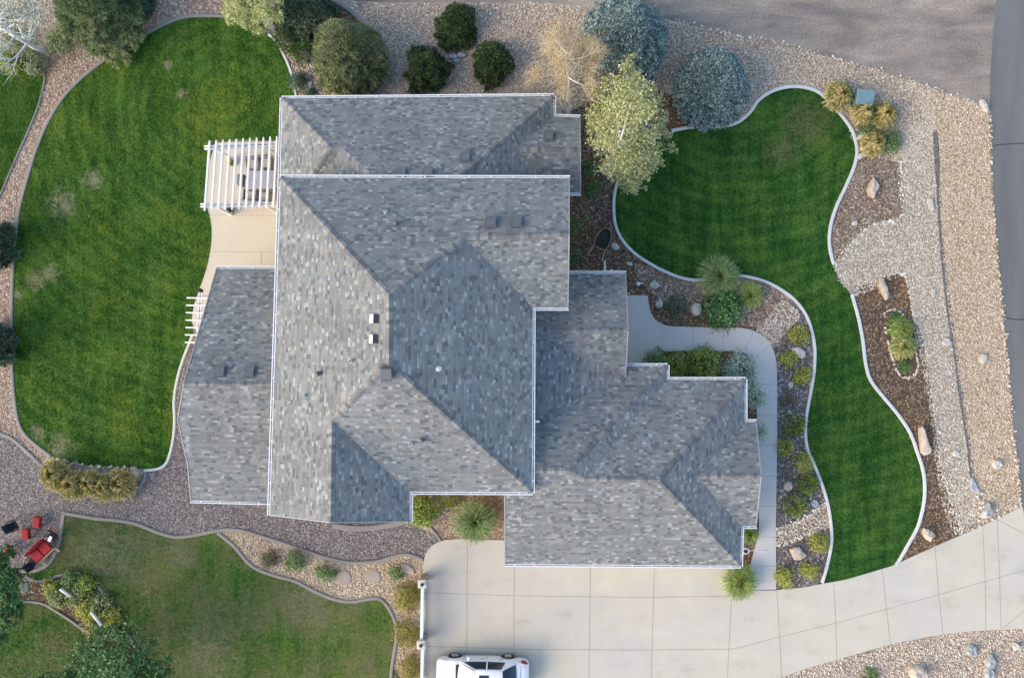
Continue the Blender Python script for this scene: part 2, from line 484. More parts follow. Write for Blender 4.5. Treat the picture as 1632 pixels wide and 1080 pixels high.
def W2(px, py, rpx): return ((px - 816) / 30.0, (540 - py) / 30.0, rpx / 30.0)
wp = [W2(100, 325, 24), W2(150, 286, 17), W2(58, 448, 17), W2(30, 470, 10), W2(80, 436, 14), W2(95, 712, 24), W2(62, 690, 12), W2(292, 150, 9), W2(268, 105, 8)]
G1 = ((.018, .078, .010), (.070, .180, .022), (.170, .285, .050))
G2 = ((.011, .060, .010), (.036, .122, .019), (.10, .205, .038))
G3 = ((.030, .13, .015), (.08, .205, .026), (.18, .30, .058))
G4 = ((.02, .085, .008), (.06, .16, .018), (.14, .23, .04))
M['lawnW'] = mat_grass('lawn_backyard', *G1, (.42, .38, .22), wp, 0.0, 0.15, rings=W2(355, 160, 1)[:2])
M['lawnWb'] = mat_grass('lawn_backyard_blades', *G1, (.44, .40, .23), wp, 0.0, 0.15, blade=True, rings=W2(355, 160, 1)[:2])
M['lawnE'] = mat_grass('lawn_front', *G2, (.17, .17, .07), [W2(1285, 195, 40), W2(1245, 240, 30)], 0.0, -0.15, rings=W2(1180, 60, 1)[:2], yellow=0.5)
M['lawnEb'] = mat_grass('lawn_front_blades', *G2, (.18, .18, .075), [W2(1285, 195, 40), W2(1245, 240, 30)], 0.0, -0.15, blade=True, rings=W2(1180, 60, 1)[:2], yellow=0.5)
M['lawnS'] = mat_grass('lawn_dry', *G3, (.34, .30, .17), [W2(180, 880, 60), W2(490, 955, 40), W2(640, 900, 10), W2(290, 880, 30), W2(330, 1040, 50)], 0.55, 0.8, drycol=(.30, .265, .115))
M['lawnSb'] = mat_grass('lawn_dry_blades', *G3, (.36, .32, .18), [W2(180, 880, 60), W2(490, 955, 40), W2(290, 880, 30), W2(330, 1040, 50)], 0.55, 0.8, blade=True, drycol=(.32, .28, .125))
M['lawnN'] = mat_grass('lawn_neighbour', *G4, (.2, .2, .08), (), 0.0, -0.3)
M['lawnNb'] = mat_grass('lawn_neighbour_blades', *G4, (.2, .2, .08), (), 0.0, -0.3, blade=True)

M['blue'] = mat_leaf('blue_spruce_needles', [(.06, .11, .10), (.15, .225, .205), (.31, .405, .375), (.56, .65, .60)], 0.1, 1.6, mixc=0.25)
M['juniper'] = mat_leaf('dark_juniper', [(0.01, 0.018, 0.009), (0.043, 0.076, 0.027), (0.076, 0.119, 0.041), (0.222, 0.284, 0.099)], 0.12, 2.0)
M['pine'] = mat_leaf('olive_pine_needles', [(0.087, 0.117, 0.055), (0.167, 0.205, 0.087), (0.274, 0.304, 0.137), (0.43, 0.43, 0.215)], 0.15, 1.2)
M['pinegreen'] = mat_leaf('green_pine_needles', [(.07, .12, .05), (.19, .25, .10), (.34, .39, .16), (.55, .57, .29)], 0.2, 0.7, mixc=0.5)
M['darkgreen'] = mat_leaf('dark_blue_green', [(0.016, 0.029, 0.018), (0.063, 0.108, 0.063), (0.126, 0.18, 0.108), (0.339, 0.418, 0.261)], 0.15, 1.5)
M['aspen'] = mat_leaf('yellow_green_aspen', [(.15, .19, .08), (.33, .36, .15), (.55, .54, .24), (.80, .76, .45)], 0.3, 0.8, mixc=0.4)
M['willow'] = mat_leaf('pale_yellow_green', [(0.208, 0.26, 0.091), (0.39, 0.442, 0.169), (0.585, 0.611, 0.26), (0.78, 0.754, 0.39)], 0.3, 1.2)
M['gold'] = mat_leaf('golden_birch', [(.36, .26, .12), (.54, .40, .20), (.66, .51, .28), (.74, .63, .42)], 0.3, 0.9)
M['sparse'] = mat_leaf('grey_green_sparse', [(.08, .12, .05), (.17, .22, .10), (.29, .33, .18), (.45, .48, .32)], 0.3, 1.0)
M['leafgreen'] = mat_leaf('deep_green_leaves', [(0.011, 0.034, 0.011), (0.048, 0.123, 0.038), (0.095, 0.209, 0.057), (0.303, 0.468, 0.193)], 0.2, 1.0)
M['shrubgreen'] = mat_leaf('shrub_green', [(0.025, 0.051, 0.017), (0.102, 0.187, 0.06), (0.187, 0.289, 0.102), (0.493, 0.641, 0.246)], 0.25, 2.5)
M['shrubgold'] = mat_leaf('shrub_gold', [(0.048, 0.06, 0.012), (0.24, 0.264, 0.048), (0.448, 0.448, 0.08), (0.88, 0.88, 0.278)], 0.25, 2.5)
M['shrubyel'] = mat_leaf('shrub_yellow_green', [(0.022, 0.045, 0.009), (0.135, 0.21, 0.03), (0.3, 0.39, 0.06), (0.88, 0.88, 0.326)], 0.25, 2.5)
M['shruborange'] = mat_leaf('shrub_orange_green', [(0.05, 0.05, 0.015), (0.24, 0.2, 0.05), (0.4, 0.31, 0.07), (0.464, 0.58, 0.145)], 0.25, 2.5)
M['silver'] = mat_leaf('shrub_silver', [(0.075, 0.105, 0.068), (0.285, 0.375, 0.255), (0.45, 0.54, 0.39), (0.88, 0.88, 0.826)], 0.25, 2.5)
M['redleaf'] = mat_leaf('shrub_reddish', [(0.08, 0.06, 0.04), (0.18, 0.11, 0.08), (0.16, 0.2, 0.08), (0.4, 0.26, 0.2)], 0.2, 3.0)
M['weed'] = mat_leaf('weed_green', [(0.02, 0.05, 0.015), (0.1, 0.2, 0.06), (0.29, 0.464, 0.145)], 0.25, 3.0)
M['twig'] = mat_plain('twig_brown', (.12, .085, .06), 0.9, 0.2, 0.3)
M['bark'] = mat_plain('brown_bark', (.10, .075, .055), 0.95, 0.2, 0.35, 5, 0.6)
M['whitebark'] = mat_plain('white_bark', (.74, .73, .70), 0.8, 0.25, 0.18, 5, 0.3)
M['palebark'] = mat_plain('pale_birch_bark', (.72, .66, .58), 0.8, 0.25, 0.18, 5, 0.3)
M['bladegreen'] = mat_leaf('fountain_grass', [(0.08, 0.144, 0.048), (0.176, 0.288, 0.096), (0.32, 0.464, 0.176), (0.64, 0.736, 0.4)], 0.3, 3, mixc=0.2)
M['bladelime'] = mat_leaf('lime_grass', [(0.112, 0.176, 0.04), (0.24, 0.336, 0.08), (0.432, 0.544, 0.144), (0.672, 0.736, 0.32)], 0.3, 3, mixc=0.2)
M['bladegold'] = mat_leaf('golden_grass_plumes', [(.40, .31, .11), (.66, .53, .21), (.82, .70, .34), (.88, .80, .52)], 0.3, 3, mixc=0.2)
M['bladeolive'] = mat_leaf('grass_base_green', [(0.072, 0.108, 0.027), (0.144, 0.198, 0.045), (0.252, 0.288, 0.072)], 0.25, 3, mixc=0.2)
M['boulder'] = mat_plain('sandstone', (.50, .41, .33), 0.9, 0.2, 0.25, 5, 0.8)
M['paleboulder'] = mat_plain('pale_limestone', (.54, .49, .42), 0.9, 0.2, 0.25, 5, 0.8)
M['greyboulder'] = mat_plain('grey_rock', (.36, .37, .37), 0.9, 0.2, 0.3, 4, 0.5)

# ------------------------------------------------------------------ the ground, laid in sheets
def sheet(name, pts, z, mat, closed_smooth=0, thick=0.0, mside=None):
    if closed_smooth: pts = smooth_pts(pts, True, closed_smooth)
    w = [P(x, y)[:2] for x, y in pts]
    mb = MB()
    if thick:
        mb.prism(w, z - thick, z)
    else:
        area = sum(w[i][0] * w[(i + 1) % len(w)][1] - w[(i + 1) % len(w)][0] * w[i][1] for i in range(len(w)))
        if area < 0: w.reverse()
        mb.poly([(x, y, z) for x, y in w])
    return tag(mb.build(name, mat), kind='structure')

gmb = MB(); gmb.poly([(-900, -900, -0.006), (900, -900, -0.006), (900, 900, -0.006), (-900, 900, -0.006)])
tag(gmb.build('ground', M['far']), kind='structure')

# every kind of ground is drawn as pixel outlines (ground height), turned into metres by P()
L_W = [(363, 28), (330, 27), (300, 28), (275, 35), (240, 52), (195, 80), (165, 99), (135, 122), (105, 152), (80, 190), (60, 235), (45, 282), (33, 330), (26, 380), (22, 430), (20, 500), (20, 570), (24, 630), (30, 668), (40, 690), (60, 709), (85, 727), (110, 738), (160, 742), (210, 745), (240, 747), (258, 743), (268, 732), (276, 702), (279, 670), (278, 640), (282, 610), (290, 580), (299, 555), (307, 535), (306, 512), (309, 490), (317, 465), (326, 440), (334, 410), (338, 380), (337, 355), (331, 330), (327, 305), (331, 275), (337, 250), (345, 228), (400, 224), (460, 222), (462, 190), (471, 152), (466, 125), (456, 98), (441, 70), (425, 54), (410, 43), (395, 34)]
L_NW = [(-60, 70), (0, 82), (40, 100), (70, 112), (71, 132), (62, 168), (46, 208), (28, 248), (12, 285), (0, 312), (-60, 420)]
L_E = [(1072, 208), (1095, 205), (1120, 203), (1150, 203), (1175, 196), (1195, 180), (1207, 163), (1226, 149), (1250, 141), (1275, 140), (1300, 147), (1320, 163), (1340, 186), (1355, 207), (1362, 226), (1364, 246), (1358, 270), (1345, 300), (1331, 330), (1322, 360), (1320, 388), (1325, 415), (1332, 435), (1342, 452), (1356, 472), (1366, 505), (1373, 540), (1378, 580), (1386, 606), (1405, 632), (1430, 662), (1449, 690), (1460, 720), (1469, 748), (1472, 775), (1470, 803), (1461, 838), (1446, 865), (1433, 888), (1426, 899), (1400, 908), (1360, 920), (1310, 929), (1319, 895), (1325, 860), (1322, 820), (1314, 785), (1300, 747), (1287, 717), (1283, 690), (1285, 660), (1292, 622), (1297, 590), (1298, 556), (1293, 526), (1283, 500), (1266, 478), (1245, 462), (1220, 449), (1190, 441), (1165, 440), (1120, 446), (1090, 444), (1060, 433), (1035, 420), (1010, 403), (991, 382), (981, 360), (978, 335), (979, 310), (986, 285), (1000, 262), (1030, 230)]
L_S = [(103, 818), (150, 825), (190, 829), (220, 835), (250, 847), (280, 855), (310, 852), (345, 846), (374, 870), (393, 893), (410, 906), (440, 917), (470, 925), (500, 940), (530, 953), (560, 958), (590, 953), (606, 954), (618, 966), (628, 985), (632, 1006), (630, 1030), (625, 1060), (620, 1120), (250, 1120), (238, 1060), (222, 1036), (206, 1013), (195, 995), (182, 970), (170, 950), (155, 932), (140, 920), (125, 914), (113, 913), (92, 917), (78, 923), (62, 925), (48, 920), (40, 913), (62, 907), (80, 896), (91, 876), (97, 855), (100, 835)]
L_SW = [(-60, 975), (0, 962), (30, 957), (65, 960), (90, 972), (115, 988), (138, 1004), (160, 1050), (165, 1130), (-60, 1130)]
rockpoly = [(-200, -200), (1700, -200), (1700, 1300), (-200, 1300)]
sheet('rock_bed', rockpoly, 0.0, M['rockmix'])
sheet('rock_path', [(60, 760), (20, 700), (-60, 640), (-60, 300), (60, 100), (260, -60), (470, -60), (520, 110), (470, 160), (330, 60), (120, 170), (40, 400), (30, 640), (110, 745)], 0.004, M['pinkrock'])
sheet('dirt_track', smooth_pts([(500, -4), (620, 4), (760, 4), (840, 3), (930, 10), (1075, 33), (1130, 46), (1180, 59), (1220, 63), (1280, 79), (1340, 96), (1400, 111), (1460, 131), (1510, 149), (1552, 164), (1574, 178)]) + [(1579, 120), (1583, 60), (1588, 0), (1594, -200), (500, -200)], 0.004, M['dirt'])
sheet('road', [(1594, -200), (1588, 0), (1582, 60), (1578, 120), (1577, 180), (1579, 240), (1583, 330), (1589, 400), (1596, 480), (1603, 540), (1609, 620), (1617, 700), (1623, 760), (1629, 806), (1640, 900), (1650, 1000), (1665, 1300), (2000, 1300), (2000, -200)], 0.010, M['asphalt'])
YSTRIP = smooth_pts([(1440, 128), (1480, 145), (1525, 156), (1556, 168), (1574, 182), (1577, 240), (1581, 330), (1587, 400), (1594, 480), (1601, 540), (1607, 620), (1615, 700), (1621, 760), (1626, 808), (1600, 818), (1570, 832), (1545, 815), (1550, 770), (1543, 700), (1533, 640), (1524, 570), (1514, 510), (1506, 440), (1500, 370), (1497, 300), (1496, 225), (1470, 180)], True, 3)
sheet('road_shoulder', YSTRIP, 0.008, M['yellowrock'])
SWALE = smooth_pts([(1432, 256), (1440, 215), (1470, 195), (1488, 205), (1494, 300), (1497, 370), (1503, 440), (1511, 510), (1521, 570), (1530, 640), (1540, 700), (1547, 765), (1556, 800), (1552, 832), (1520, 850), (1495, 770), (1480, 640), (1455, 520), (1440, 440), (1365, 472), (1328, 428), (1352, 392), (1390, 358), (1440, 345), (1437, 300)], True, 3)
sheet('swale', SWALE, 0.012, M['swalerock'])
DITCH = smooth_pts([(1487, 215), (1492, 300), (1496, 370), (1502, 440), (1510, 510), (1520, 570), (1529, 640), (1539, 700), (1545, 755), (1549, 783), (1556, 781), (1553, 750), (1546, 700), (1537, 640), (1528, 570), (1519, 510), (1510, 440), (1502, 370), (1499, 300), (1495, 215)], True, 3)
sheet('ditch', DITCH, 0.016, M['ditch'])
MU1 = smooth_pts([(1366, 246), (1390, 250), (1420, 253), (1432, 262), (1435, 300), (1437, 342), (1400, 353), (1372, 368), (1352, 390), (1344, 408), (1326, 420), (1316, 390), (1318, 350), (1340, 300)], True, 3)
sheet('mulch_bed', MU1, 0.018, M['greymulch'])
MU2 = smooth_pts([(1360, 470), (1400, 446), (1430, 434), (1446, 455), (1455, 500), (1470, 540), (1481, 600), (1488, 660), (1497, 720), (1508, 780), (1526, 828), (1535, 855), (1482, 880), (1425, 905), (1420, 900), (1460, 840), (1470, 780), (1450, 700), (1400, 640), (1368, 560)], True, 3)
sheet('mulch_bed', MU2, 0.018, M['mulch'])
MU3 = [(905, 180), (935, 165), (1000, 150), (1040, 140), (1085, 150), (1120, 195), (1072, 212), (1000, 264), (986, 287), (979, 312), (978, 336), (981, 361), (991, 383), (1010, 404), (1035, 421), (1060, 434), (1090, 445), (1120, 447), (1165, 441), (1190, 442), (1220, 450), (1246, 464), (1240, 474), (1205, 527), (1180, 523), (1060, 519), (1000, 480), (990, 430), (900, 430)]
sheet('mulch_bed', MU3, 0.018, M['mulch'])
sheet('mulch_bed', smooth_pts([(1010, 420), (1060, 434), (1120, 447), (1200, 444), (1246, 466), (1215, 515), (1190, 520), (1120, 505), (1040, 470)], True, 3), 0.022, M['greymulch'])
STRIP = [(1205, 527), (1240, 474), (1266, 479), (1284, 501), (1294, 527), (1299, 557), (1298, 591), (1293, 623), (1286, 661), (1284, 690), (1288, 717), (1301, 747), (1315, 785), (1323, 820), (1326, 860), (1320, 895), (1311, 929), (1236, 940), (1236, 840), (1238, 700), (1238, 580), (1232, 557), (1221, 540)]
sheet('chip_bed', STRIP, 0.020, M['stripmulch'])
ROCK1 = smooth_pts([(1205, 526), (1222, 508), (1245, 478), (1262, 487), (1276, 502), (1262, 520), (1246, 538), (1232, 553), (1222, 540)], True, 3)
sheet('rock_path', ROCK1, 0.026, M['pinkrock'])
ROCK2 = [(1236, 843), (1260, 835), (1285, 822), (1305, 805), (1318, 797), (1324, 820), (1325, 838), (1300, 848), (1270, 858), (1250, 866), (1236, 868)]
sheet('rock_path', ROCK2, 0.026, M['pinkrock'])
sheet('mulch_bed', [(1036, 560), (1060, 559), (1150, 559), (1182, 560), (1196, 566), (1202, 590), (1206, 640), (1209, 700), (1211, 760), (1211, 852), (1196, 905), (1196, 940), (1160, 940), (1150, 700), (1000, 640), (1000, 583)], 0.014, M['mulch'])
sheet('mulch_bed', [(430, 38), (445, 55), (470, 72), (490, 86), (504, 106), (516, 126), (530, 145), (545, 160), (600, 160), (612, 140), (622, 115), (622, 95), (612, 76), (600, 62), (565, 22), (545, 5), (520, -20), (440, -30)], 0.010, M['mulch'])
sheet('mulch_bed', [(620, 780), (805, 780), (805, 862), (740, 858), (702, 862), (680, 840), (650, 830)], 0.010, M['pinkrock'])
GD = smooth_pts([(-60, 670), (0, 690), (20, 699), (42, 718), (68, 743), (90, 770)], False, 4) + [(160, 775), (222, 765), (232, 748), (258, 748), (272, 736), (281, 704), (284, 670), (284, 640), (288, 612), (296, 580), (306, 550), (330, 540), (450, 560), (640, 700), (652, 834), (672, 842), (690, 852), (704, 864), (690, 880), (676, 892)] + smooth_pts([(676, 892), (650, 883), (625, 887), (600, 894), (560, 896), (520, 888), (490, 878), (460, 868), (420, 855), (390, 846), (365, 843), (340, 846), (310, 852), (280, 855), (250, 847), (220, 835), (190, 829), (150, 825), (103, 816), (100, 835), (97, 855), (91, 876), (80, 896), (62, 907), (28, 908)], False, 3) + [(-60, 908)]
sheet('gravel_drive', GD, 0.014, M['asphaltgravel'])
TAN = [(345, 846), (365, 843), (390, 846), (420, 855), (460, 868), (490, 878), (520, 888), (560, 896), (600, 894), (625, 887), (650, 883), (676, 892), (676, 1130), (616, 1130), (625, 1060), (630, 1030), (632, 1006), (628, 985), (618, 966), (606, 954), (590, 953), (560, 958), (530, 953), (500, 940), (470, 925), (440, 917), (410, 906), (393, 893), (374, 870)]
sheet('rock_bed', TAN, 0.012, M['yellowrock'])
sheet('garden_bed', [(20, 925), (48, 918), (62, 925), (78, 923), (92, 917), (113, 913), (125, 914), (140, 920), (155, 932), (170, 950), (182, 970), (195, 995), (206, 1013), (222, 1036), (238, 1060), (250, 1120), (150, 1120), (140, 1010), (115, 990), (90, 974), (65, 962), (30, 958), (0, 930)], 0.012, M['mulch'])
for nm, L, key in (('lawn', L_W, 'lawnW'), ('lawn', L_NW, 'lawnN'), ('lawn', L_E, 'lawnE'), ('lawn', L_S, 'lawnS'), ('lawn', L_SW, 'lawnS')):
    sheet(nm, smooth_pts(L, True, 2), 0.030, M[key])

# grass blades stand on every lawn (one mass per lawn)
def blades(L, n, mat, h0, h1, w, ang=None, holes=()):
    x, y = scatter([smooth_pts(L, True, 2)], n, holes)
    m = len(x)
    a = RNG.uniform(0, 2 * np.pi, m) if ang is None else RNG.normal(ang, 0.9, m)
    h = RNG.uniform(h0, h1, m); lean = RNG.uniform(0.2, 1.3, m) * h
    base = np.stack([x, y, np.full(m, 0.028)], 1)
    side = np.stack([-np.sin(a), np.cos(a), np.zeros(m)], 1) * w / 2
    tip = base + np.stack([np.cos(a) * lean, np.sin(a) * lean, h * 0.8], 1)
    V = np.stack([base - side, base + side, tip], 1)
    o = np_mesh('grass', V, 3, mat)
    return tag(o, kind='stuff')
tag(blades(L_W, 330000, M['lawnWb'], .05, .10, .026, 1.4), 'thick green backyard grass with pale worn patches', 'grass')
tag(blades(L_NW, 45000, M['lawnNb'], .06, .13, .03, 1.2), 'bright green grass left of the narrow rock path', 'grass')
tag(blades(L_E, 400000, M['lawnEb'], .04, .07, .022), 'dark mown grass of the curving front lawn', 'grass')
tag(blades(L_S, 260000, M['lawnSb'], .04, .08, .024, 0.8), 'dry brownish green grass beside the grey gravel drive', 'grass')
tag(blades(L_SW, 50000, M['lawnSb'], .05, .09, .026, 0.8), 'dry grass in the bottom left corner under the trees', 'grass')

# concrete
DRIVE = [(674, 1300), (673, 960), (674, 915)] + smooth_pts([(675, 900), (677, 886), (683, 875), (693, 866), (708, 860), (730, 858)], False, 3) + [(745, 858), (830, 861), (1150, 880), (1196, 940), (1237, 939), (1280, 935), (1310, 929), (1345, 923), (1380, 913), (1420, 901), (1460, 883), (1500, 865), (1540, 848), (1580, 830), (1629, 806), (1642, 900), (1652, 1001), (1632, 1001), (1580, 1003), (1540, 1005), (1480, 1013), (1420, 1025), (1350, 1045), (1290, 1062), (1245, 1078), (1200, 1098), (1180, 1300)]
sheet('driveway', DRIVE, 0.060, M['concrete'], 0, 0.12)
WALK = [(990, 470), (1032, 471)] + smooth_pts([(1033, 480), (1036, 495), (1042, 507), (1052, 515), (1068, 520)], False, 3) + [(1100, 521), (1160, 522)] + smooth_pts([(1180, 522), (1200, 527), (1219, 538), (1231, 555), (1237, 578), (1238, 610)], False, 3) + [(1238, 700), (1236, 840), (1236.5, 938), (1196, 939), (1194, 905), (1209, 850), (1209, 760), (1207, 700), (1205, 640), (1202, 600)] + smooth_pts([(1199, 578), (1192, 566), (1178, 560), (1160, 559)], False, 3) + [(1075, 559), (1060, 560)] + smooth_pts([(1055, 563), (1040, 576), (1020, 583)], False, 3) + [(990, 590)]
sheet('walkway', WALK, 0.058, M['walk'], 0, 0.11)
PATIO = [(345, 228), (460, 225), (460, 470), (420, 540), (309, 540), (306, 512), (309, 490), (317, 465), (326, 440), (334, 410), (338, 380), (337, 355), (331, 330), (327, 305), (331, 275), (337, 250)]
sheet('patio', smooth_pts(PATIO[5:] + [(345, 228)], False, 3) + [(460, 225), (460, 470), (420, 540), (330, 560)], 0.056, M['patio'], 0, 0.10)
def joint_lines(name, lines, z, w=0.028, key='joint'):
    mb = MB()
    for ln in lines:
        for (a, b) in zip(ln[:-1], ln[1:]):
            p, q = P(*a), P(*b)
            d = (q - p).normalized(); s = Vector((-d.y, d.x, 0)) * w / 2
            mb.add([Vector((v.x, v.y, z)) for v in (p - s, q - s, q + s, p + s)], [(0, 1, 2, 3)])
    return tag(mb.build(name, M[key]), kind='structure')
joint_lines('driveway_joint', [[(745, 859), (744, 1031), (743, 1200)], [(820, 900), (819, 950), (819, 1100)], [(941, 900), (938, 1100)], [(1043, 904), (1041, 950), (1037, 1100)], [(674, 943), (820, 948), (1000, 950.5)], [(1000, 950.6), (1060, 950.2), (1165, 949)], [(674, 1028), (820, 1033), (1000, 1034.5)], [(1000, 1034.6), (1160, 1033)],
    [(1165, 954), (1161, 1033), (1157, 1110)], [(1160, 1033.2), (1180, 1030), (1242, 1013.5), (1330, 992), (1410, 970), (1500, 945), (1640, 905)], [(1237.5, 940), (1242, 1013), (1245, 1078)], [(1328, 928), (1331, 990), (1333, 1050)], [(1405, 906), (1412, 969), (1418, 1026)], [(1489, 871), (1495, 946), (1502, 1011)], [(1565, 838), (1569, 925), (1570, 1003)], [(1588, 827), (1592, 918), (1594, 1003)], [(1588, 827.2), (1640, 854)], [(1597, 1000), (1645, 960)], [(1205, 939.6), (1237, 939.8)]], 0.064)
joint_lines('walkway_joint', [[(1055, 516), (1055, 562)], [(1104, 521.5), (1104, 558.5)], [(1152, 522), (1152, 558.5)], [(1200, 528), (1186, 563)], [(1227, 549), (1199, 574)], [(1202, 612), (1238, 612)], [(1206, 660.5), (1238, 660.5)], [(1207.5, 709), (1238, 709)], [(1209.5, 758), (1237.5, 758)], [(1209.5, 806), (1237, 806)], [(1208.5, 854), (1236, 855)], [(1194.5, 902), (1236, 901)]], 0.062, 0.022)
joint_lines('patio_joint', [[(339, 401), (452, 402)], [(417, 402), (417, 470)], [(332, 343), (452, 344)]], 0.060, 0.02)
joint_lines('road_crack', [[(1601, 507), (1612, 507.6), (1618, 509.4), (1626, 509), (1640, 507.4), (1680, 508)], [(1580, 234), (1590, 231), (1640, 228)]], 0.014, 0.05, 'crack')

# kerbs and edging
def ribbon(name, pts, w, h, mat, closed=False, n=4, z0=0.0, label=None):
    q = [P(x, y) for x, y in smooth_pts(pts, closed, n)]
    prof = [(-w / 2, 0.0), (-w / 2, h * .8), (-w * .3, h), (w * .3, h), (w / 2, h * .8), (w / 2, 0.0)]
    vs, fs = [], []; m = len(q)
    for i, p in enumerate(q):
        a = q[i - 1] if (i > 0 or closed) else p
        b = q[(i + 1) % m] if (i + 1 < m or closed) else p
        d = (b - a); d.z = 0; d.normalize(); s = Vector((-d.y, d.x, 0))
        vs += [Vector((p.x, p.y, z0 + zz)) + s * o for o, zz in prof]
    k = len(prof)
    for i in range(m if closed else m - 1):
        j = (i + 1) % m
        for c in range(k - 1):
            fs.append((i * k + c, i * k + c + 1, j * k + c + 1, j * k + c))
    if not closed:
        fs.append(tuple(range(k))); fs.append(tuple((m - 1) * k + c for c in reversed(range(k))))
    mb = MB(); mb.add(vs, fs)
    o = mb.build(name, mat)
    return tag(o, kind='structure')
KE = M['kerb']; KG = M['kerbgrey']
W0 = [(363, 27), (330, 26), (300, 27), (275, 34), (240, 51), (195, 79), (165, 98), (135, 121), (105, 151), (80, 189), (60, 234), (45, 281), (32, 330), (25, 380), (21, 430), (19, 500), (19, 570), (23, 630), (29, 669), (39, 691), (59, 710), (82, 727)]
ribbon('kerb', W0, 0.17, 0.09, KG)
ribbon('kerb', [(308, 533), (300, 553), (290, 580), (282, 610), (278, 640), (279, 670), (276, 703), (268, 733), (258, 744), (244, 748), (230, 749)], 0.13, 0.10, KE)
ribbon('kerb', [(363, 27), (395, 33), (411, 42), (426, 53), (442, 69), (457, 97), (467, 125), (472, 153)], 0.13, 0.09, KE)
ribbon('kerb', [(71, 118), (71, 132), (62, 168), (46, 208), (28, 248), (12, 285), (0, 312), (-30, 370)], 0.10, 0.07, KG)
ribbon('kerb', [(-40, 668), (0, 690), (20, 699), (42, 718), (67, 742)], 0.16, 0.08, KG)
ribbon('kerb', [(232, 750), (231, 762), (222, 776), (205, 786), (185, 791)], 0.14, 0.08, KG)
ribbon('kerb', [(1070, 209), (1095, 204), (1120, 202), (1150, 202), (1176, 195), (1195, 179), (1207, 162), (1226, 148), (1250, 140), (1275, 139), (1301, 146), (1321, 162), (1341, 185), (1356, 206), (1363, 226), (1365, 246), (1359, 270), (1346, 300), (1332, 330), (1323, 360), (1321, 388), (1326, 415), (1329, 421)], 0.17, 0.11, KE)
ribbon('kerb', [(1357, 469), (1367, 505), (1374, 540), (1379, 580), (1387, 606), (1406, 631), (1431, 661), (1450, 690), (1461, 720), (1470, 748), (1473, 775), (1471, 803), (1462, 838), (1447, 866), (1434, 889), (1427, 899)], 0.17, 0.11, KE)
ribbon('kerb', [(1310, 928), (1319, 895), (1325, 860), (1322, 820), (1314, 785), (1300, 747), (1287, 717), (1283, 690), (1285, 660), (1292, 622), (1297, 590), (1298, 556), (1293, 526), (1283, 500), (1266, 478), (1245, 462), (1220, 449), (1190, 441), (1165, 440), (1120, 446), (1090, 444), (1060, 433), (1035, 420), (1010, 403), (991, 382), (981, 360), (978, 335), (979, 310), (986, 285), (1000, 262), (1016, 244)], 0.15, 0.10, KE)
ribbon('kerb', [(103, 817), (150, 825), (190, 829), (220, 835), (250, 847), (280, 855), (310, 852), (340, 846), (365, 843), (390, 846), (420, 855), (460, 868), (490, 878), (520, 888), (560, 896), (600, 894), (625, 887), (650, 883), (674, 891)], 0.17, 0.09, KG)
ribbon('kerb', [(103, 814), (100, 835), (97, 855), (91, 876), (80, 896), (62, 907), (45, 909), (28, 908)], 0.17, 0.09, KG)
ribbon('kerb', [(38, 914), (48, 921), (62, 925), (78, 923), (92, 917), (113, 913), (125, 914), (140, 920), (155, 932), (170, 950), (182, 970), (195, 995), (206, 1013), (222, 1036), (238, 1060)], 0.15, 0.09, KG)
ribbon('kerb', [(27, 957), (65, 960), (90, 973), (115, 989), (138, 1006)], 0.12, 0.08, KG)
ribbon('kerb', [(347, 848), (374, 870), (393, 893), (410, 906), (440, 917), (470, 925), (500, 940), (530, 953), (560, 958), (590, 953), (606, 954), (618, 966), (628, 985), (632, 1006), (630, 1030), (625, 1060), (621, 1110)], 0.16, 0.09, KG)
ribbon('kerb', [(420, 25), (436, 45), (446, 56), (470, 73), (490, 87), (504, 107), (516, 126), (530, 144), (546, 158), (566, 164), (588, 158), (606, 144), (618, 126), (625, 108), (624, 95), (614, 78), (602, 62), (585, 42), (562, 20), (545, 8), (522, -4)], 0.24, 0.08, KG)
ribbon('kerb', [(530, 837), (555, 840), (580, 841), (610, 838), (650, 829)], 0.28, 0.12, KG)
ribbon('kerb', [(686, 840), (695, 851), (703, 862)], 0.13, 0.08, KG)
ribbon('kerb', [(228, 0), (240, -8)], 0.2, 0.08, KG)

# loose stones (too many to count): real pebbles over the rock beds
_ico = bmesh.new(); bmesh.ops.create_icosphere(_ico, subdivisions=1, radius=1.0)
ICO_V = np.array([v.co[:] for v in _ico.verts]); ICO_F = np.array([[v.index for v in f.verts] for f in _ico.faces]); _ico.free()
def pebbles(name, x, y, r0, r1, mat, z=0.01):
    m = len(x)
    r = RNG.uniform(r0, r1, m)
    s = np.stack([r * RNG.uniform(.8, 1.5, m), r * RNG.uniform(.7, 1.1, m), r * RNG.uniform(.5, .8, m)], 1)
    a = RNG.uniform(0, 6.28, m)
    jit = 1 + RNG.uniform(-.18, .18, (m, len(ICO_V), 1))
    v = ICO_V[None] * jit * s[:, None]
    c, sn = np.cos(a)[:, None], np.sin(a)[:, None]
    V = np.stack([v[..., 0] * c - v[..., 1] * sn + x[:, None], v[..., 0] * sn + v[..., 1] * c + y[:, None], v[..., 2] + z + s[:, 2:3] * .35], 2)
    nv = len(ICO_V)
    F = (ICO_F[None] + (np.arange(m) * nv)[:, None, None]).reshape(-1)
    me = bpy.data.meshes.new(name)
    me.vertices.add(m * nv); me.vertices.foreach_set('co', V.astype(np.float32).ravel())
    me.loops.add(len(F)); me.loops.foreach_set('vertex_index', F.astype(np.int32))
    me.polygons.add(len(F) // 3); me.polygons.foreach_set('loop_start', np.arange(0, len(F), 3, dtype=np.int32))
    me.materials.append(mat); me.update(calc_edges=True)
    return tag(link(bpy.data.objects.new(name, me)), kind='stuff')
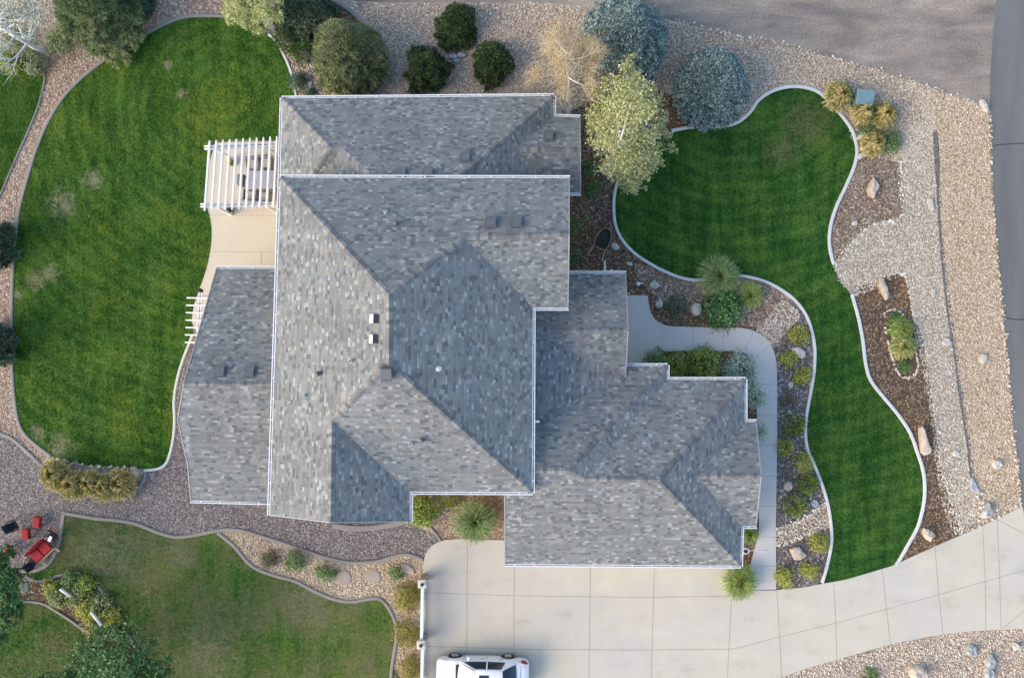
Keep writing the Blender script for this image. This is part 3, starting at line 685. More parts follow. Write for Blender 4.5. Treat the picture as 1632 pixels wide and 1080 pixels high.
def mat_pebble(name, cols):
    t = NT(name, 0.85, 0.25); i = t.island()
    k = len(cols); t.color(t.ramp(i, [(j / (k - 1), c) for j, c in enumerate(cols)])); return t.mat
M['pb1'] = mat_pebble('river_pebbles', [(.26, .195, .145), (.50, .39, .28), (.60, .48, .36), (.58, .49, .40), (.70, .56, .41), (.85, .80, .69)])
M['pb2'] = mat_pebble('tan_pebbles', [(.28, .21, .15), (.50, .39, .28), (.60, .48, .35), (.65, .535, .41), (.83, .74, .60)])
M['pb3'] = mat_pebble('pale_pebbles', [(.29, .24, .18), (.50, .425, .33), (.60, .52, .41), (.68, .60, .49), (.85, .81, .72)])
M['pb4'] = mat_pebble('grey_chips', [(.10, .09, .083), (.22, .19, .175), (.29, .252, .232), (.36, .313, .28), (.62, .56, .49)])
M['chip'] = mat_pebble('wood_chips', [(.05, .038, .027), (.11, .085, .065), (.17, .13, .1), (.23, .185, .14), (.6, .52, .41)])
NB = [(640, 6), (840, 6), (930, 12), (1075, 36), (1180, 62), (1280, 82), (1400, 114), (1470, 140), (1495, 205), (1440, 260), (1366, 246), (1340, 185), (1300, 146), (1250, 139), (1200, 165), (1180, 195), (1085, 150), (935, 160), (880, 165), (600, 160), (628, 110), (610, 70), (565, 18)]
pebbles('river_rock', *scatter([NB], 62000), .016, .044, M['pb1'])
pebbles('river_rock', *scatter([[(-20, 720), (-20, 320), (0, 316), (72, 130), (140, 60), (240, 20), (360, 15), (360, 28), (275, 34), (165, 98), (80, 189), (32, 330), (19, 500), (23, 630), (59, 710), (82, 730), (66, 745), (20, 699)]], 14000), .016, .04, M['pb1'])
pebbles('river_rock', *scatter([[(400, 30), (440, 48), (490, 86), (530, 145), (545, 160), (472, 155), (457, 97), (426, 53)]], 2500), .025, .06, M['pb1'])
pebbles('tan_gravel', *scatter([YSTRIP], 42000), .016, .042, M['pb2'])
pebbles('swale_stones', *scatter([SWALE], 40000, [DITCH]), .016, .042, M['pb3'], .014)
pebbles('tan_gravel', *scatter([TAN], 12000), .018, .045, M['pb2'], .014)
SEB = [(1245, 1079), (1290, 1063), (1350, 1046), (1420, 1026), (1480, 1014), (1540, 1006), (1632, 1002), (1660, 1100), (1180, 1110)]
pebbles('tan_gravel', *scatter([SEB], 12000), .018, .05, M['pb1'], .004)
pebbles('river_rock', *scatter([ROCK1, ROCK2], 9000), .02, .055, M['pb3'], .026)
pebbles('grey_gravel', *scatter([GD], 42000), .012, .026, M['pb4'], .014)
pebbles('wood_chips', *scatter([MU2, MU3, STRIP, MU1], 26000, [ROCK1, ROCK2]), .010, .032, M['chip'], .02)
def stone_row(pts, n, r0, r1, mat, jit=2.0, z=.02):
    q = smooth_pts(pts, False, 8)
    seg = np.array(q); t_ = RNG.uniform(0, len(seg) - 1.001, n); i = t_.astype(int); f = (t_ - i)[:, None]
    p = seg[i] * (1 - f) + seg[i + 1] * f + RNG.normal(0, jit, (n, 2))
    return pebbles('edging_stones', (p[:, 0] - 816) * HC / SC, (540 - p[:, 1]) * HC / SC, r0, r1, mat, z)
stone_row([(1237, 843), (1260, 835), (1285, 823), (1306, 806)], 70, .04, .085, M['pb3'], 1.6, .03)
stone_row([(1237, 868), (1252, 865), (1272, 857), (1300, 847), (1323, 838)], 60, .04, .08, M['pb3'], 1.4, .03)
stone_row([(1328, 424), (1352, 393), (1390, 359), (1437, 345), (1436, 300), (1434, 258)], 120, .04, .075, M['pb3'], 2)
stone_row([(1360, 470), (1400, 446), (1432, 434), (1447, 455), (1456, 500), (1471, 540), (1482, 600), (1489, 660), (1498, 720), (1509, 780), (1527, 828), (1535, 852)], 260, .035, .07, M['pb3'], 2)
stone_row([(1578, 185), (1580, 240), (1583, 330), (1589, 400), (1596, 480), (1603, 540), (1609, 620), (1617, 700), (1623, 760), (1627, 806)], 260, .035, .07, M['pb2'], 1.5)
stone_row([(1075, 33), (1130, 46), (1180, 59), (1220, 63), (1280, 79), (1340, 96), (1400, 111), (1460, 131), (1510, 149), (1552, 164), (1574, 178)], 260, .03, .065, M['pb3'], 2)
stone_row([(1540, 846), (1580, 829), (1624, 808)], 60, .03, .07, M['pb2'], 2)
stone_row([(80, 727), (110, 736), (140, 741), (175, 744), (210, 747)], 40, .05, .085, M['pb3'], 1.2, .03)
stone_row([(1562, 790), (1566, 800), (1570, 808), (1566, 818)], 26, .06, .11, M['pb3'], 4, .03)
stone_row([(1560, 830), (1578, 822), (1590, 812)], 14, .05, .09, M['pb3'], 3, .03)
stone_row([(1410, 498), (1409, 515), (1414, 540), (1420, 565), (1428, 588), (1436, 599), (1448, 602), (1459, 596), (1463, 582), (1459, 560), (1452, 535), (1444, 512), (1434, 497), (1422, 493), (1412, 497)], 150, .045, .08, M['pb3'], .7, .03)

# ------------------------------------------------------------------ the house
M['drip'] = mat_plain('drip_edge', (.34, .34, .335), .7, .3, .1)
house = thing('house', 'large house with grey shingle hip roofs and white gutters, attached garage in front', 'house', (0, 0, 0))
V3 = Vector
EZ = 3.2
A_, B_, B2, C_, D_, E_, F_, G_, H_, I_ = P(447, 283, 6), P(907, 284, 6), P(907, 372, 7.75), P(905, 490, 5.95), P(849, 490, 6), P(847.5, 784, 6), P(653, 783, 6), P(653, 830, 6.02), P(527, 832, 7.95), P(430, 820, 6)
M1, M2, J_, K_ = P(620, 470, 9.45), P(620, 580, 9.5), P(740, 378, 7.8), P(529, 670, 7.95)
main_faces = [[A_, I_, H_, K_, M2, M1], [A_, M1, J_, B2, B_], [B2, J_, D_, C_], [M1, M2, E_, D_, J_], [M2, K_, F_, E_], [K_, H_, G_, F_]]
a_, b_, c_, d_, e_, f_, g_ = P(450, 157, EZ), P(882, 153, EZ), P(882, 186, EZ), P(924, 187, EZ), P(925, 238, 4.3), P(925, 307, EZ), P(446, 290, EZ)
P1, P1b = P(528, 236, 4.92), P(546, 236, 4.92)
YE = 7.25
hipb, valb, topb = V3((-10.06, YE, 3.94)), V3((-9.53, YE, 3.94)), V3((-6.14, YE, 5.9))
eb, R_ = V3((-2.48, YE, 5.9)), V3((.19, 9.0, 4.3))
north_faces = [[a_, V3((g_.x, YE, EZ)), hipb, P1], [P1, hipb, valb, P1b], [P1b, valb, topb], [a_, P1, P1b, topb, eb, b_], [b_, eb, V3((1.92, YE, 3.26)), R_, c_], [c_, R_, e_, d_], [R_, V3((2.02, 7.15, EZ)), f_, e_]]
w1, w2, w3, w4, w5 = P(345, 428, EZ), P(293, 611, 5.75), P(283, 668, 5.05), P(304, 797, EZ), P(299, 740, 4.05)
west_faces = [[w1, w2, V3((-10.4, -2.05, 5.75)), V3((-10.4, w1.y, EZ))], [w2, w3, w5, w4, V3((-10.4, -8.05, EZ)), V3((-10.4, -2.05, 5.75))]]
Ae, Vv, Be = V3((.45, .41, 4.85)), V3((5.5, -1.82, 3.5)), V3((.45, -4.05, 4.84))
er = V3((5.42, .41, 4.85))
k1, k2, k3, k4 = V3((7.57, -1.32, EZ)), V3((7.57, -1.99, EZ)), V3((3.3, -6.35, 5.76)), V3((2.6, -5.95, 5.97))
k0 = V3((5.5, -1.32, EZ))
n2, ge, R2 = V3((11.38, -1.99, EZ)), V3((6.68, -6.4, 5.78)), V3((8.6, -6.42, 4.75))
g1, g2, g3, g4, g5, g6 = V3((11.38, -4.05, EZ)), V3((11.93, -4.05, EZ)), V3((11.66, -6.40, 4.75)), V3((11.93, -9.14, EZ)), V3((11.22, -9.14, EZ)), V3((11.16, -11.07, EZ))
sw, kr = V3((-.34, -10.98, EZ)), V3((.45, -5.95, 5.97))
front_faces = [[V3((.45, 3.19, EZ)), Ae, er, V3((5.55, 3.19, EZ))], [Ae, Vv, er], [Ae, Be, Vv], [Vv, Be, kr, k4, k1, k0], [k1, k4, k3, k2], [k2, k3, ge, n2], [n2, ge, g6, g5, R2, g1], [g1, R2, g3, g2], [R2, g5, g4, g3], [ge, k3, k4, kr, V3((.45, -6.5, 5.66)), V3((-.34, -6.5, 5.66)), sw, g6]]

def roof(faces, nm='roof', th=0.16):
    """shingled top with metre UVs along each slope, white fascia on free edges, soffit below"""
    vs, ids, fl, ft = [], {}, [], []
    def vid(p):
        k = (round(p.x, 2), round(p.y, 2), round(p.z, 2))
        if k not in ids:
            ids[k] = len(vs); vs.append(V3(p))
        return ids[k]
    for f in faces:
        q = [vid(p) for p in f]
        n = V3((0, 0, 0))
        for i in range(len(q)):
            u, v = vs[q[i]], vs[q[(i + 1) % len(q)]]
            n += V3(((u.y - v.y) * (u.z + v.z), (u.z - v.z) * (u.x + v.x), (u.x - v.x) * (u.y + v.y)))
        if n.z < 0: q.reverse()
        fl.append(q)
    edges = {}
    for q in fl:
        for i in range(len(q)): edges[(q[i], q[(i + 1) % len(q)])] = True
    nv = len(vs)
    allv = vs + [v - V3((0, 0, th)) for v in vs]
    F, mi = [], []
    for q in fl: F.append(q); mi.append(0)
    for q in fl: F.append([i + nv for i in reversed(q)]); mi.append(1)
    for (i, j) in edges:
        if (j, i) not in edges: F.append([j, i, i + nv, j + nv]); mi.append(1)
    me = bpy.data.meshes.new(nm)
    me.from_pydata([tuple(v) for v in allv], [], F)
    me.materials.append(M['shingle']); me.materials.append(M['white'])
    me.polygons.foreach_set('material_index', mi)
    me.update()
    uvl = me.uv_layers.new(name='UVMap')
    for p in me.polygons:
        n = p.normal
        if abs(n.z) > .999 or p.material_index: u, v = V3((1, 0, 0)), V3((0, 1, 0))
        else:
            u = V3((0, 0, 1)).cross(n).normalized(); v = n.cross(u).normalized()
        off = (p.index * 13.37) % 50
        for li in p.loop_indices:
            co = me.vertices[me.loops[li].vertex_index].co
            uvl.data[li].uv = (u.dot(co) + off, v.dot(co) + off)
    o = bpy.data.objects.new(nm, me); link(o); o.parent = house
    return o
roof_main, roof_n, roof_w, roof_f = roof(main_faces), roof(north_faces), roof(west_faces), roof(front_faces)
roof_main['label'] = 'tallest hip roof of the house'
roof_n['label'] = 'low hip roof along the top edge of the house'
roof_w['label'] = 'low plain gabled roof beside the backyard lawn'
roof_f['label'] = 'low roofs over the entry and garage'

def caps(p, q, parent, w=0.27, step=0.17, n1=None, n2=None):
    """overlapping ridge-cap shingles along a hip or ridge, folded over the edge"""
    p, q = V3(p), V3(q); d = q - p; L = d.length; d.normalize()
    s = d.cross(V3((0, 0, 1))).normalized(); up = s.cross(d).normalized()
    mb = MB(); k = int(L / step)
    drop = 0.085 if abs(d.z) < 0.05 else 0.055
    for i in range(k):
        a = p + d * (i * step) + up * 0.030; b = p + d * ((i + 1) * step + 0.03) + up * 0.012
        ww = w / 2 * random.uniform(.93, 1.07)
        vs = [a - s * ww - up * drop, a, a + s * ww - up * drop, b - s * ww - up * drop, b, b + s * ww - up * drop]
        vs += [v - up * .014 for v in vs]
        mb.add(vs, [(0, 1, 4, 3), (1, 2, 5, 4), (6, 9, 10, 7), (7, 10, 11, 8), (0, 6, 7, 1), (1, 7, 8, 2), (3, 4, 10, 9), (4, 5, 11, 10), (0, 3, 9, 6), (2, 8, 11, 5)])
    return mb.build('ridge_cap', M['cap'], parent)
for p, q in ((A_, M1), (M1, M2), (J_, M1), (J_, B2), (E_, M2), (K_, M2), (K_, H_)): caps(p, q, roof_main)
for p, q in ((a_, P1), (hipb, P1), (topb, P1b), (b_, eb), (R_, e_)):
    if p is not topb: caps(p, q, roof_n)
caps(P1, P1b, roof_n)
caps(w2, V3((-10.45, -2.05, 5.75)), roof_w)
for p, q in ((Ae, er), (k1, k4), (k4, kr), (k3, ge), (n2, ge), (g6, ge), (R2, g3)): caps(p, q, roof_f)

def gutter(pts, straps=True):
    """white box gutter hung outside the eave line pts (counter-clockwise round the roof: outside on the right)"""
    mb = MB(); w, h = 0.125, 0.12
    for p, q in zip(pts[:-1], pts[1:]):
        p, q = V3(p), V3(q); d = q - p; d.z = 0; L = d.length; d.normalize()
        o = V3((d.y, -d.x, 0)); ang = math.atan2(d.y, d.x); c = (p + q) / 2; z = c.z - 0.075
        L2 = L
        mb.box(c + o * (w - .012) + V3((0, 0, z - c.z)), (L2 + w * .8, .040, h), ang, 0)
        mb.box(c + o * .014 + V3((0, 0, z - c.z + .004)), (L2, .034, h - .008), ang, 0)
        mb.box(c + o * (w / 2) + V3((0, 0, z - c.z - h / 2 + .014)), (L2, w - .066, .016), ang, 1)
        if straps:
            n = max(1, int(L / .95))
            for i in range(n):
                t_ = (i + .5) / n
                mb.box(p + (q - p) * t_ + o * (w / 2) + V3((0, 0, z - c.z + h / 2 - .01)), (.05, w - .028, .012), ang, 0)
        mb.box(p + o * (w / 2) + V3((0, 0, z - p.z + .002)), (.02, w + .004, h + .006), ang, 0)
        mb.box(q + o * (w / 2) + V3((0, 0, z - q.z + .002)), (.02, w + .004, h + .006), ang, 0)
    return mb.build('gutter', [M['white'], M['trough']], house)
gutter([A_, I_]); gutter([B_, A_]); gutter([D_, C_]); gutter([E_, D_]); gutter([F_, E_]); gutter([G_, F_])
gutter([b_, a_]); gutter([a_, V3((g_.x, YE, EZ))]); gutter([d_, c_, b_]); gutter([V3((2.2, 7.15, EZ)), f_])
gutter([V3((-10.95, w1.y, EZ)), w1]); gutter([w4, V3((-10.95, -8.0, EZ))])
gutter([V3((5.55, 3.19, EZ)), V3((.9, 3.19, EZ))])
gutter([k2, k1, V3((5.57, -1.32, EZ))]); gutter([n2, k2]); gutter([g1, n2]); gutter([g2, g1])
gutter([sw, g6]); gutter([g6, g5]); gutter([g5, g4])
def rake(p, q):
    p, q = V3(p), V3(q); d = (q - p); L = d.length; d.normalize()
    s = d.cross(V3((0, 0, 1))).normalized(); up = s.cross(d)
    Mx = Matrix((d, -s, up)).transposed()
    mb = MB(); mb.box((p + q) / 2 - V3((0, 0, .075)), (L, .05, .17), M=Mx)
    return mb.build('rake_board', M['drip'], house)
for p, q in ((B_, B2), (B2, C_), (I_, H_), (H_, G_), (d_, e_), (e_, f_), (w1, w2), (w2, w3), (w3, w5), (w5, w4), (V3((5.55, 3.19, EZ)), er), (er, Vv), (g2, g3), (g3, g4), (sw, V3((-.34, -6.5, 5.66)))): rake(p, q)

# walls
def wall(pts, z0, z1, key='stucco'):
    mb = MB(); mb.prism(pts, z0, z1)
    return mb.build('wall', M[key], house)
main_fp = [(-10.4, 6.85), (-10.4, -7.45), (-5.15, -7.45), (-5.15, -6.4), (.40, -6.4), (.40, 1.95), (2.1, 1.95), (2.1, 6.85)]
wall(main_fp, 0, 5.82)
north_fp = [(-10.75, 6.9), (-10.75, 11.3), (1.55, 11.3), (1.55, 10.4), (2.85, 10.4), (2.85, 7.55), (2.14, 7.55), (2.14, 6.9)]
wall(north_fp, 0, 3.04)
west_fp = [(-14.0, 2.95), (-10.45, 2.95), (-10.45, -7.55), (-14.9, -7.55), (-14.9, -3.0), (-14.0, -3.0)]
wall(west_fp, 0, 3.04)
wall([(.45, 2.7), (.45, -1.8), (4.5, -1.8), (4.5, 2.7)], 0, 3.04)
wall([(.44, -1.84), (7.1, -1.84), (7.1, -2.5), (10.9, -2.5), (10.9, -4.5), (11.45, -4.5), (11.45, -8.7), (10.75, -8.7), (10.75, -10.55), (.1, -10.55), (.1, -6.45), (.44, -6.45)], 0, 3.04)
def gable(p, q, apex, inset):
    """triangular gable wall under a rake"""
    i = V3(inset); t_ = V3((0, 0, -.18))
    a = [V3(p) + i + t_, V3(q) + i + t_, V3(apex) + i + t_]
    n = (a[1] - a[0]).cross(a[2] - a[0]).normalized() * .12
    mb = MB(); mb.add(a + [v + n for v in a], [(0, 2, 1), (3, 4, 5), (0, 1, 4, 3), (1, 2, 5, 4), (2, 0, 3, 5)])
    return mb.build('gable_wall', M['stucco'], house)
gable(B_, C_, B2, (-.5, 0, 0)); gable(I_, G_, H_, (0, .45, 0)); gable(d_, f_, e_, (-.45, 0, 0)); gable(w1, w4, w2, (.5, 0, 0))
gable(V3((5.55, 3.19, EZ)), Vv, er, (-1.0, 0, 0)); gable(g2, g4, g3, (-.5, 0, 0))
def window(c, w, h, ny, nx):
    """framed window on a wall facing (nx, ny)"""
    ang = math.atan2(ny, nx) + math.pi / 2
    n = V3((nx, ny, 0)); c = V3(c); s = V3((-ny, nx, 0))
    mb = MB(); z = V3((0, 0, 1))
    for o, sz in ((z * h / 2, (w + .12, .07, .09)), (-z * h / 2, (w + .12, .09, .09)), (s * w / 2, (.08, .066, h - .09)), (-s * w / 2, (.08, .066, h - .09)), (z * 0, (.05, .05, h - .09))):
        mb.box(c + o + n * .03, sz, ang)
    fr = mb.build('window', M['white'], house)
    mb = MB(); mb.box(c + n * .012, (w - .06, .02, h - .08), ang); mb.build('pane', M['glass'], fr)
for y in (4.6, 2.2, -.5, -3.6): window((-10.4, y, 4.6), 1.5, 1.3, 0, -1)
for x in (-8, -5.5, -2.8): window((x, 11.3, 1.7), 1.6, 1.3, 1, 0)
for y in (-3.4, -5.4): window((.40, y, 5.0), .9, .7, 0, 1)
window((2.85, 8.9, 1.6), 1.5, 1.3, 0, 1); window((2.1, 4.4, 1.8), 1.6, 1.4, 0, 1); window((2.1, 4.4, 5.0), 1.5, 1.2, 0, 1)
window((11.45, -6.6, 1.7), 1.8, 1.3, 0, 1); window((-7.8, -7.45, 1.6), 1.8, 1.3, -1, 0); window((-7.8, -7.45, 4.6), 1.5, 1.2, -1, 0)
for y in (-4.4, -6.2): window((-14.9, y, 1.6), 1.3, 1.3, 0, -1)
def garage_door(x, w):
    mb = MB()
    for i in range(4): mb.bbox((x, -10.575, .34 + i * .56), (w, .05, .54), .012)
    return mb.build('garage_door', M['white'], house)
garage_door(2.5, 2.7); garage_door(6.9, 4.6)
mb = MB(); mb.bbox((4.54, .4, 1.08), (.07, 1.0, 2.1), .012); dr = mb.build('door', M['dark'], house)
mb = MB(); mb.lathe((4.61, .02, 1.0), [(0, -.03), (.03, 0), (0, .03)], 8); mb.build('handle', M['galv'], dr)
mb = MB(); mb.box((-10.43, 3.6, 1.1), (.05, 2.2, 2.15)); mb.build('patio_door', M['glass'], house)

# things fixed on the roofs
def on_plane(px, py, f):
    a, b, c = f
    n = (b - a).cross(c - a).normalized()
    if n.z < 0: n = -n
    o = V3((0, 0, HC)); d = P(px, py, 0) - o
    t_ = n.dot(a - o) / n.dot(d)
    return o + d * t_, n
def slope_frame(n):
    u = V3((0, 0, 1)).cross(n).normalized(); v = n.cross(u).normalized()     # u along the eave, v up the slope
    return Matrix((u, v, n)).transposed()
mW, mN, mS, mE = (A_, I_, M2), (A_, B_, M1), (E_, F_, M2), (D_, E_, M1)
mG = (D_, C_, B2); nN = (a_, b_, P1); nG = (d_, c_, e_); wN = (w1, w2, V3((-10.4, -2.05, 5.75)))
def box_vent(px, py, f, w=.38, d=.42, h=.17, key='greymetal'):
    p, n = on_plane(px, py, f); R = slope_frame(n)
    mb = MB(); mb.box(p + n * .012, (w + .16, d + .16, .024), M=R, mi=0)
    vs = [V3(q) for q in ((-w / 2, -d / 2, .02), (w / 2, -d / 2, .02), (w / 2, d / 2, .02), (-w / 2, d / 2, .02), (-w / 2, -d / 2, h), (w / 2, -d / 2, h), (w / 2, d / 2, h * .75), (-w / 2, d / 2, h * .75))]
    mb.add([p + R @ v for v in vs], [(4, 5, 6, 7), (0, 1, 5, 4), (1, 2, 6, 5), (2, 3, 7, 6), (3, 0, 4, 7)], 0)
    mb.box(p + R @ V3((0, -d / 2 - .02, h + .005)), (w + .05, .10, .02), M=R, mi=0)
    return mb.build('roof_vent', M[key], house)
for px, py, f in ((783, 356, mN), (824, 356, mN), (742, 252, nN), (640, 277, nN), (683, 277, nN), (875, 219, nG), (352, 592, wN), (399, 593, wN)): box_vent(px, py, f)
o = box_vent(617, 592, mS, .42, .5, .30); o['label'] = 'tall grey box vent just below the ridge end'
def skylight_vent(px, py):
    """tunnel vent: lid painted white for reflected sky, ridge side dark for its shaded opening"""
    p, n = on_plane(px, py, mW); R = slope_frame(n)
    mb = MB(); w, d, h = .36, .46, .26
    vs = [(-w / 2, -d / 2, .02), (w / 2, -d / 2, .02), (w / 2, d / 2, .02), (-w / 2, d / 2, .02), (-w / 2, -d / 2 + .01, .09), (w / 2, -d / 2 + .01, .09), (w / 2, .02, .15), (-w / 2, .02, .15)]
    mb.add([p + R @ V3(v) for v in vs], [(4, 5, 6, 7), (0, 1, 5, 4), (1, 2, 6, 5), (3, 0, 4, 7), (2, 3, 7, 6)], 0)
    mb.m[-1] = 1  # closed face painted dark for the shade inside the opening
    mb.box(p + n * .01, (w + .06, d + .06, .02), M=R, mi=2)
    vb = mb.build('roof_vent', [M['white'], M['dark'], M['greymetal']], house)
    vb['label'] = 'hooded roof vent, sky reflection and shaded opening painted on'
skylight_vent(598, 508); skylight_vent(597, 540)
def pipe(px, py, f, r=.06, h=.34, key='galv', cap=False):
    r *= .8; h *= .85
    p, n = on_plane(px, py, f)
    mb = MB(); mb.lathe(p, [(r * 2.0, -.02), (r * 1.7, .05), (r, .11), (r, h), (r * .75, h), (r * .75, h - .08)], 12)
    if cap:
        mb.lathe(p + V3((0, 0, h)), [(0, .10), (r * 2.1, .06), (r * 2.1, .0), (r * .9, .0)], 16)
        mb.lathe(p + V3((0, 0, h + .10)), [(0, .05), (r * 1.0, .03), (r * 1.0, .0)], 16)
    return mb.build('vent_pipe', M[key], house)
pipe(700, 587, mE, .075, .30, 'galv', True)
for px, py, f, r in ((560, 575, mW, .075), (486, 630, mW, .06), (655, 706, mS, .075), (787, 607, mE, .055), (812, 607, mE, .055), (615, 338, mN, .065)): pipe(px, py, f, r, .36, 'galv')
for px, py, f in ((508, 595, mW), (673, 700, mS), (632, 356, mN)): pipe(px, py, f, .07, .20, 'greymetal', True)
for pts in ([(5.05 - .15, 3.36, 3.05), (4.9, 3.40, 2.7), (4.9, 3.42, .2), (4.9, 4.15, .12)],):
    mb = MB()
    for p, q in zip(pts[:-1], pts[1:]): mb.tube(p, q, .055, n=8)
    mb.build('downspout', M['white'], house)
for x, y, z in ((1.02, -3.75, 5.85), (.02 - 10.97 + .0, -5.0, 5.8)):
    mb = MB(); mb.tube((x, y, z), (x + (.22 if x > 0 else -.02), y, z - .1), .05, n=8); mb.tube((x + (.22 if x > 0 else -.02), y, z - .1), (.50 if x > 0 else -10.46, y, z - .6), .05, n=8); mb.build('downspout', M['white'], house)

# ------------------------------------------------------------------ plants
def lump(d, seed, f=2.6, amp=0.22):
    """smooth bumps over directions d (n,3): cheap sum of sines"""
    r = np.random.default_rng(seed)
    out = np.zeros(len(d))
    for _ in range(7):
        k = r.normal(0, f, 3); ph = r.uniform(0, 6.28)
        out += np.sin(d @ k + ph)
    return 1 + amp * out / 2.6

def leaf_quads(C, N, ln, wd):
    m = len(C)
    R = RNG.normal(0, 1, (m, 3))
    T = unit(np.cross(N, R)); B = np.cross(N, T)
    ln = RNG.uniform(ln * .7, ln * 1.3, m)[:, None] / 2; wd = RNG.uniform(wd * .7, wd * 1.3, m)[:, None] / 2
    return np.stack([C - T * ln, C + B * wd, C + T * ln, C - B * wd], 1)

def spray_quads(C, D, ln, wd, N=None):
    """elongated leaves starting at C pointing along D"""
    m = len(C)
    D = unit(D); S = unit(np.cross(D, RNG.normal(0, 1, (m, 3)) if N is None else N))
    ln = RNG.uniform(ln * .6, ln * 1.25, m)[:, None]; wd = np.full((m, 1), wd) / 2
    return np.stack([C, C + D * ln * .5 + S * wd, C + D * ln, C + D * ln * .5 - S * wd], 1)

def dirs(m, zmin=-0.15):
    d = unit(RNG.normal(0, 1, (m * 3, 3)))
    d = d[d[:, 2] > zmin]
    return d[:m]

def shrub(name, px, py, rpx, h, matkey, label, cat='shrub', group=None, n=900, leaf=.075, lw=.045, spiky=0.0, flat=1.0, asp=1.0):
    """leafy mound: stems under a crown of single leaves grouped in tufts"""
    r = rpx * 1.06 * (HC - h * .6) / SC
    c = P(px, py, h * .5)
    root = thing(name, label, cat, (c.x, c.y, 0), 0, group)
    seed = int(px * 31 + py)
    # tufts on the dome, then leaves round each tuft
    n = int(n * 2.1)
    nt = max(18, int(40 * r * r + 26))
    td = dirs(nt, -0.05); tr = (RNG.uniform(.5, 1.0, len(td)) ** .45) * lump(td, seed, 2.6, .12)
    tc = td * tr[:, None] * np.array([r * .86 * asp, r * .86, h * .82]) + np.array([0, 0, h * .08])
    idx = RNG.integers(0, len(tc), n)
    ts = r * .26 + .03
    off = RNG.normal(0, 1, (n, 3)) * ts * np.array([.6, .6, .5])
    C = tc[idx] + off
    C[:, 2] = np.abs(C[:, 2]) * .98 + .02
    out = unit(C / np.array([r, r, h]) + 1e-6)
    if spiky:
        V = spray_quads(C, out * 1.0 + RNG.normal(0, .45, (n, 3)) + np.array([0, 0, .35]), leaf * 1.6, lw)
    else:
        Nn = unit(out * .7 + np.array([0, 0, .7]) + RNG.normal(0, .45, (n, 3)))
        V = leaf_quads(C, Nn, leaf, lw)
    np_mesh('foliage', V, 4, M[matkey], root)
    mb = MB()
    for i in range(6):
        a = i * 1.05 + RNG.uniform(0, .6)
        mb.tube((0, 0, 0), (math.cos(a) * r * .45, math.sin(a) * r * .45, h * .6), .016, .006, 4)
    mb.build('stem', M['twig'], root)
    return root

def grass_clump(name, px, py, rpx, h, label, kb, kp=None, n=420, cat='grass clump', group=None, lean=(0, 0), plume=.5):
    """fountain of arching blades, optional plumes at the blade tips"""
    R = rpx * (HC - h * .5) / SC
    c = P(px, py, h * .4)
    root = thing(name, label, cat, (c.x, c.y, 0), 0, group)
    def fountain(n, r0, r1, hh, w, ang_j=0.0):
        a = RNG.uniform(0, 2 * np.pi, n); f = RNG.uniform(r0, r1, n) ** .8
        d = np.stack([np.cos(a), np.sin(a), np.zeros(n)], 1)
        d2 = d + np.array([lean[0], lean[1], 0])
        b = d * (RNG.uniform(0, .22, n) * R)[:, None]
        top = hh * (1.05 - .5 * f) * RNG.uniform(.75, 1.1, n)
        p1 = b + d2 * (R * f * .45)[:, None]; p1[:, 2] = top * .85
        p2 = b + d2 * (R * f * .82)[:, None]; p2[:, 2] = top
        p3 = b + d2 * (R * f * 1.0)[:, None]; p3[:, 2] = top * (1 - .35 * f)
        s = np.stack([-np.sin(a), np.cos(a), np.zeros(n)], 1) * w / 2
        return b, p1, p2, p3, s
    n = int(n * 2.2)
    b, p1, p2, p3, s = fountain(n, .02, 1.0, h, .013)
    V = np.concatenate([np.stack([b - s, b + s, p1 + s, p1 - s], 1), np.stack([p1 - s, p1 + s, p2 + s * .8, p2 - s * .8], 1), np.stack([p2 - s * .8, p2 + s * .8, p3 + s * .1, p3 - s * .1], 1)])
    np_mesh('blades', V, 4, M[kb], root)
    if kp:
        n2 = int(n * plume * .85)
        b, p1, p2, p3, s = fountain(n2, .1, 1.0, h * 1.15, .012)
        # feathery plume along the outer third
        q = []
        for k in range(5):
            t_ = k / 5.0
            q.append(spray_quads(p1 + (p3 - p1) * (.25 + .75 * t_) + RNG.normal(0, .01, p2.shape), unit(p3 - p2) + RNG.normal(0, .13, p2.shape), .24, .036))
        np_mesh('plumes', np.concatenate(q), 4, M[kp], root)
    return root

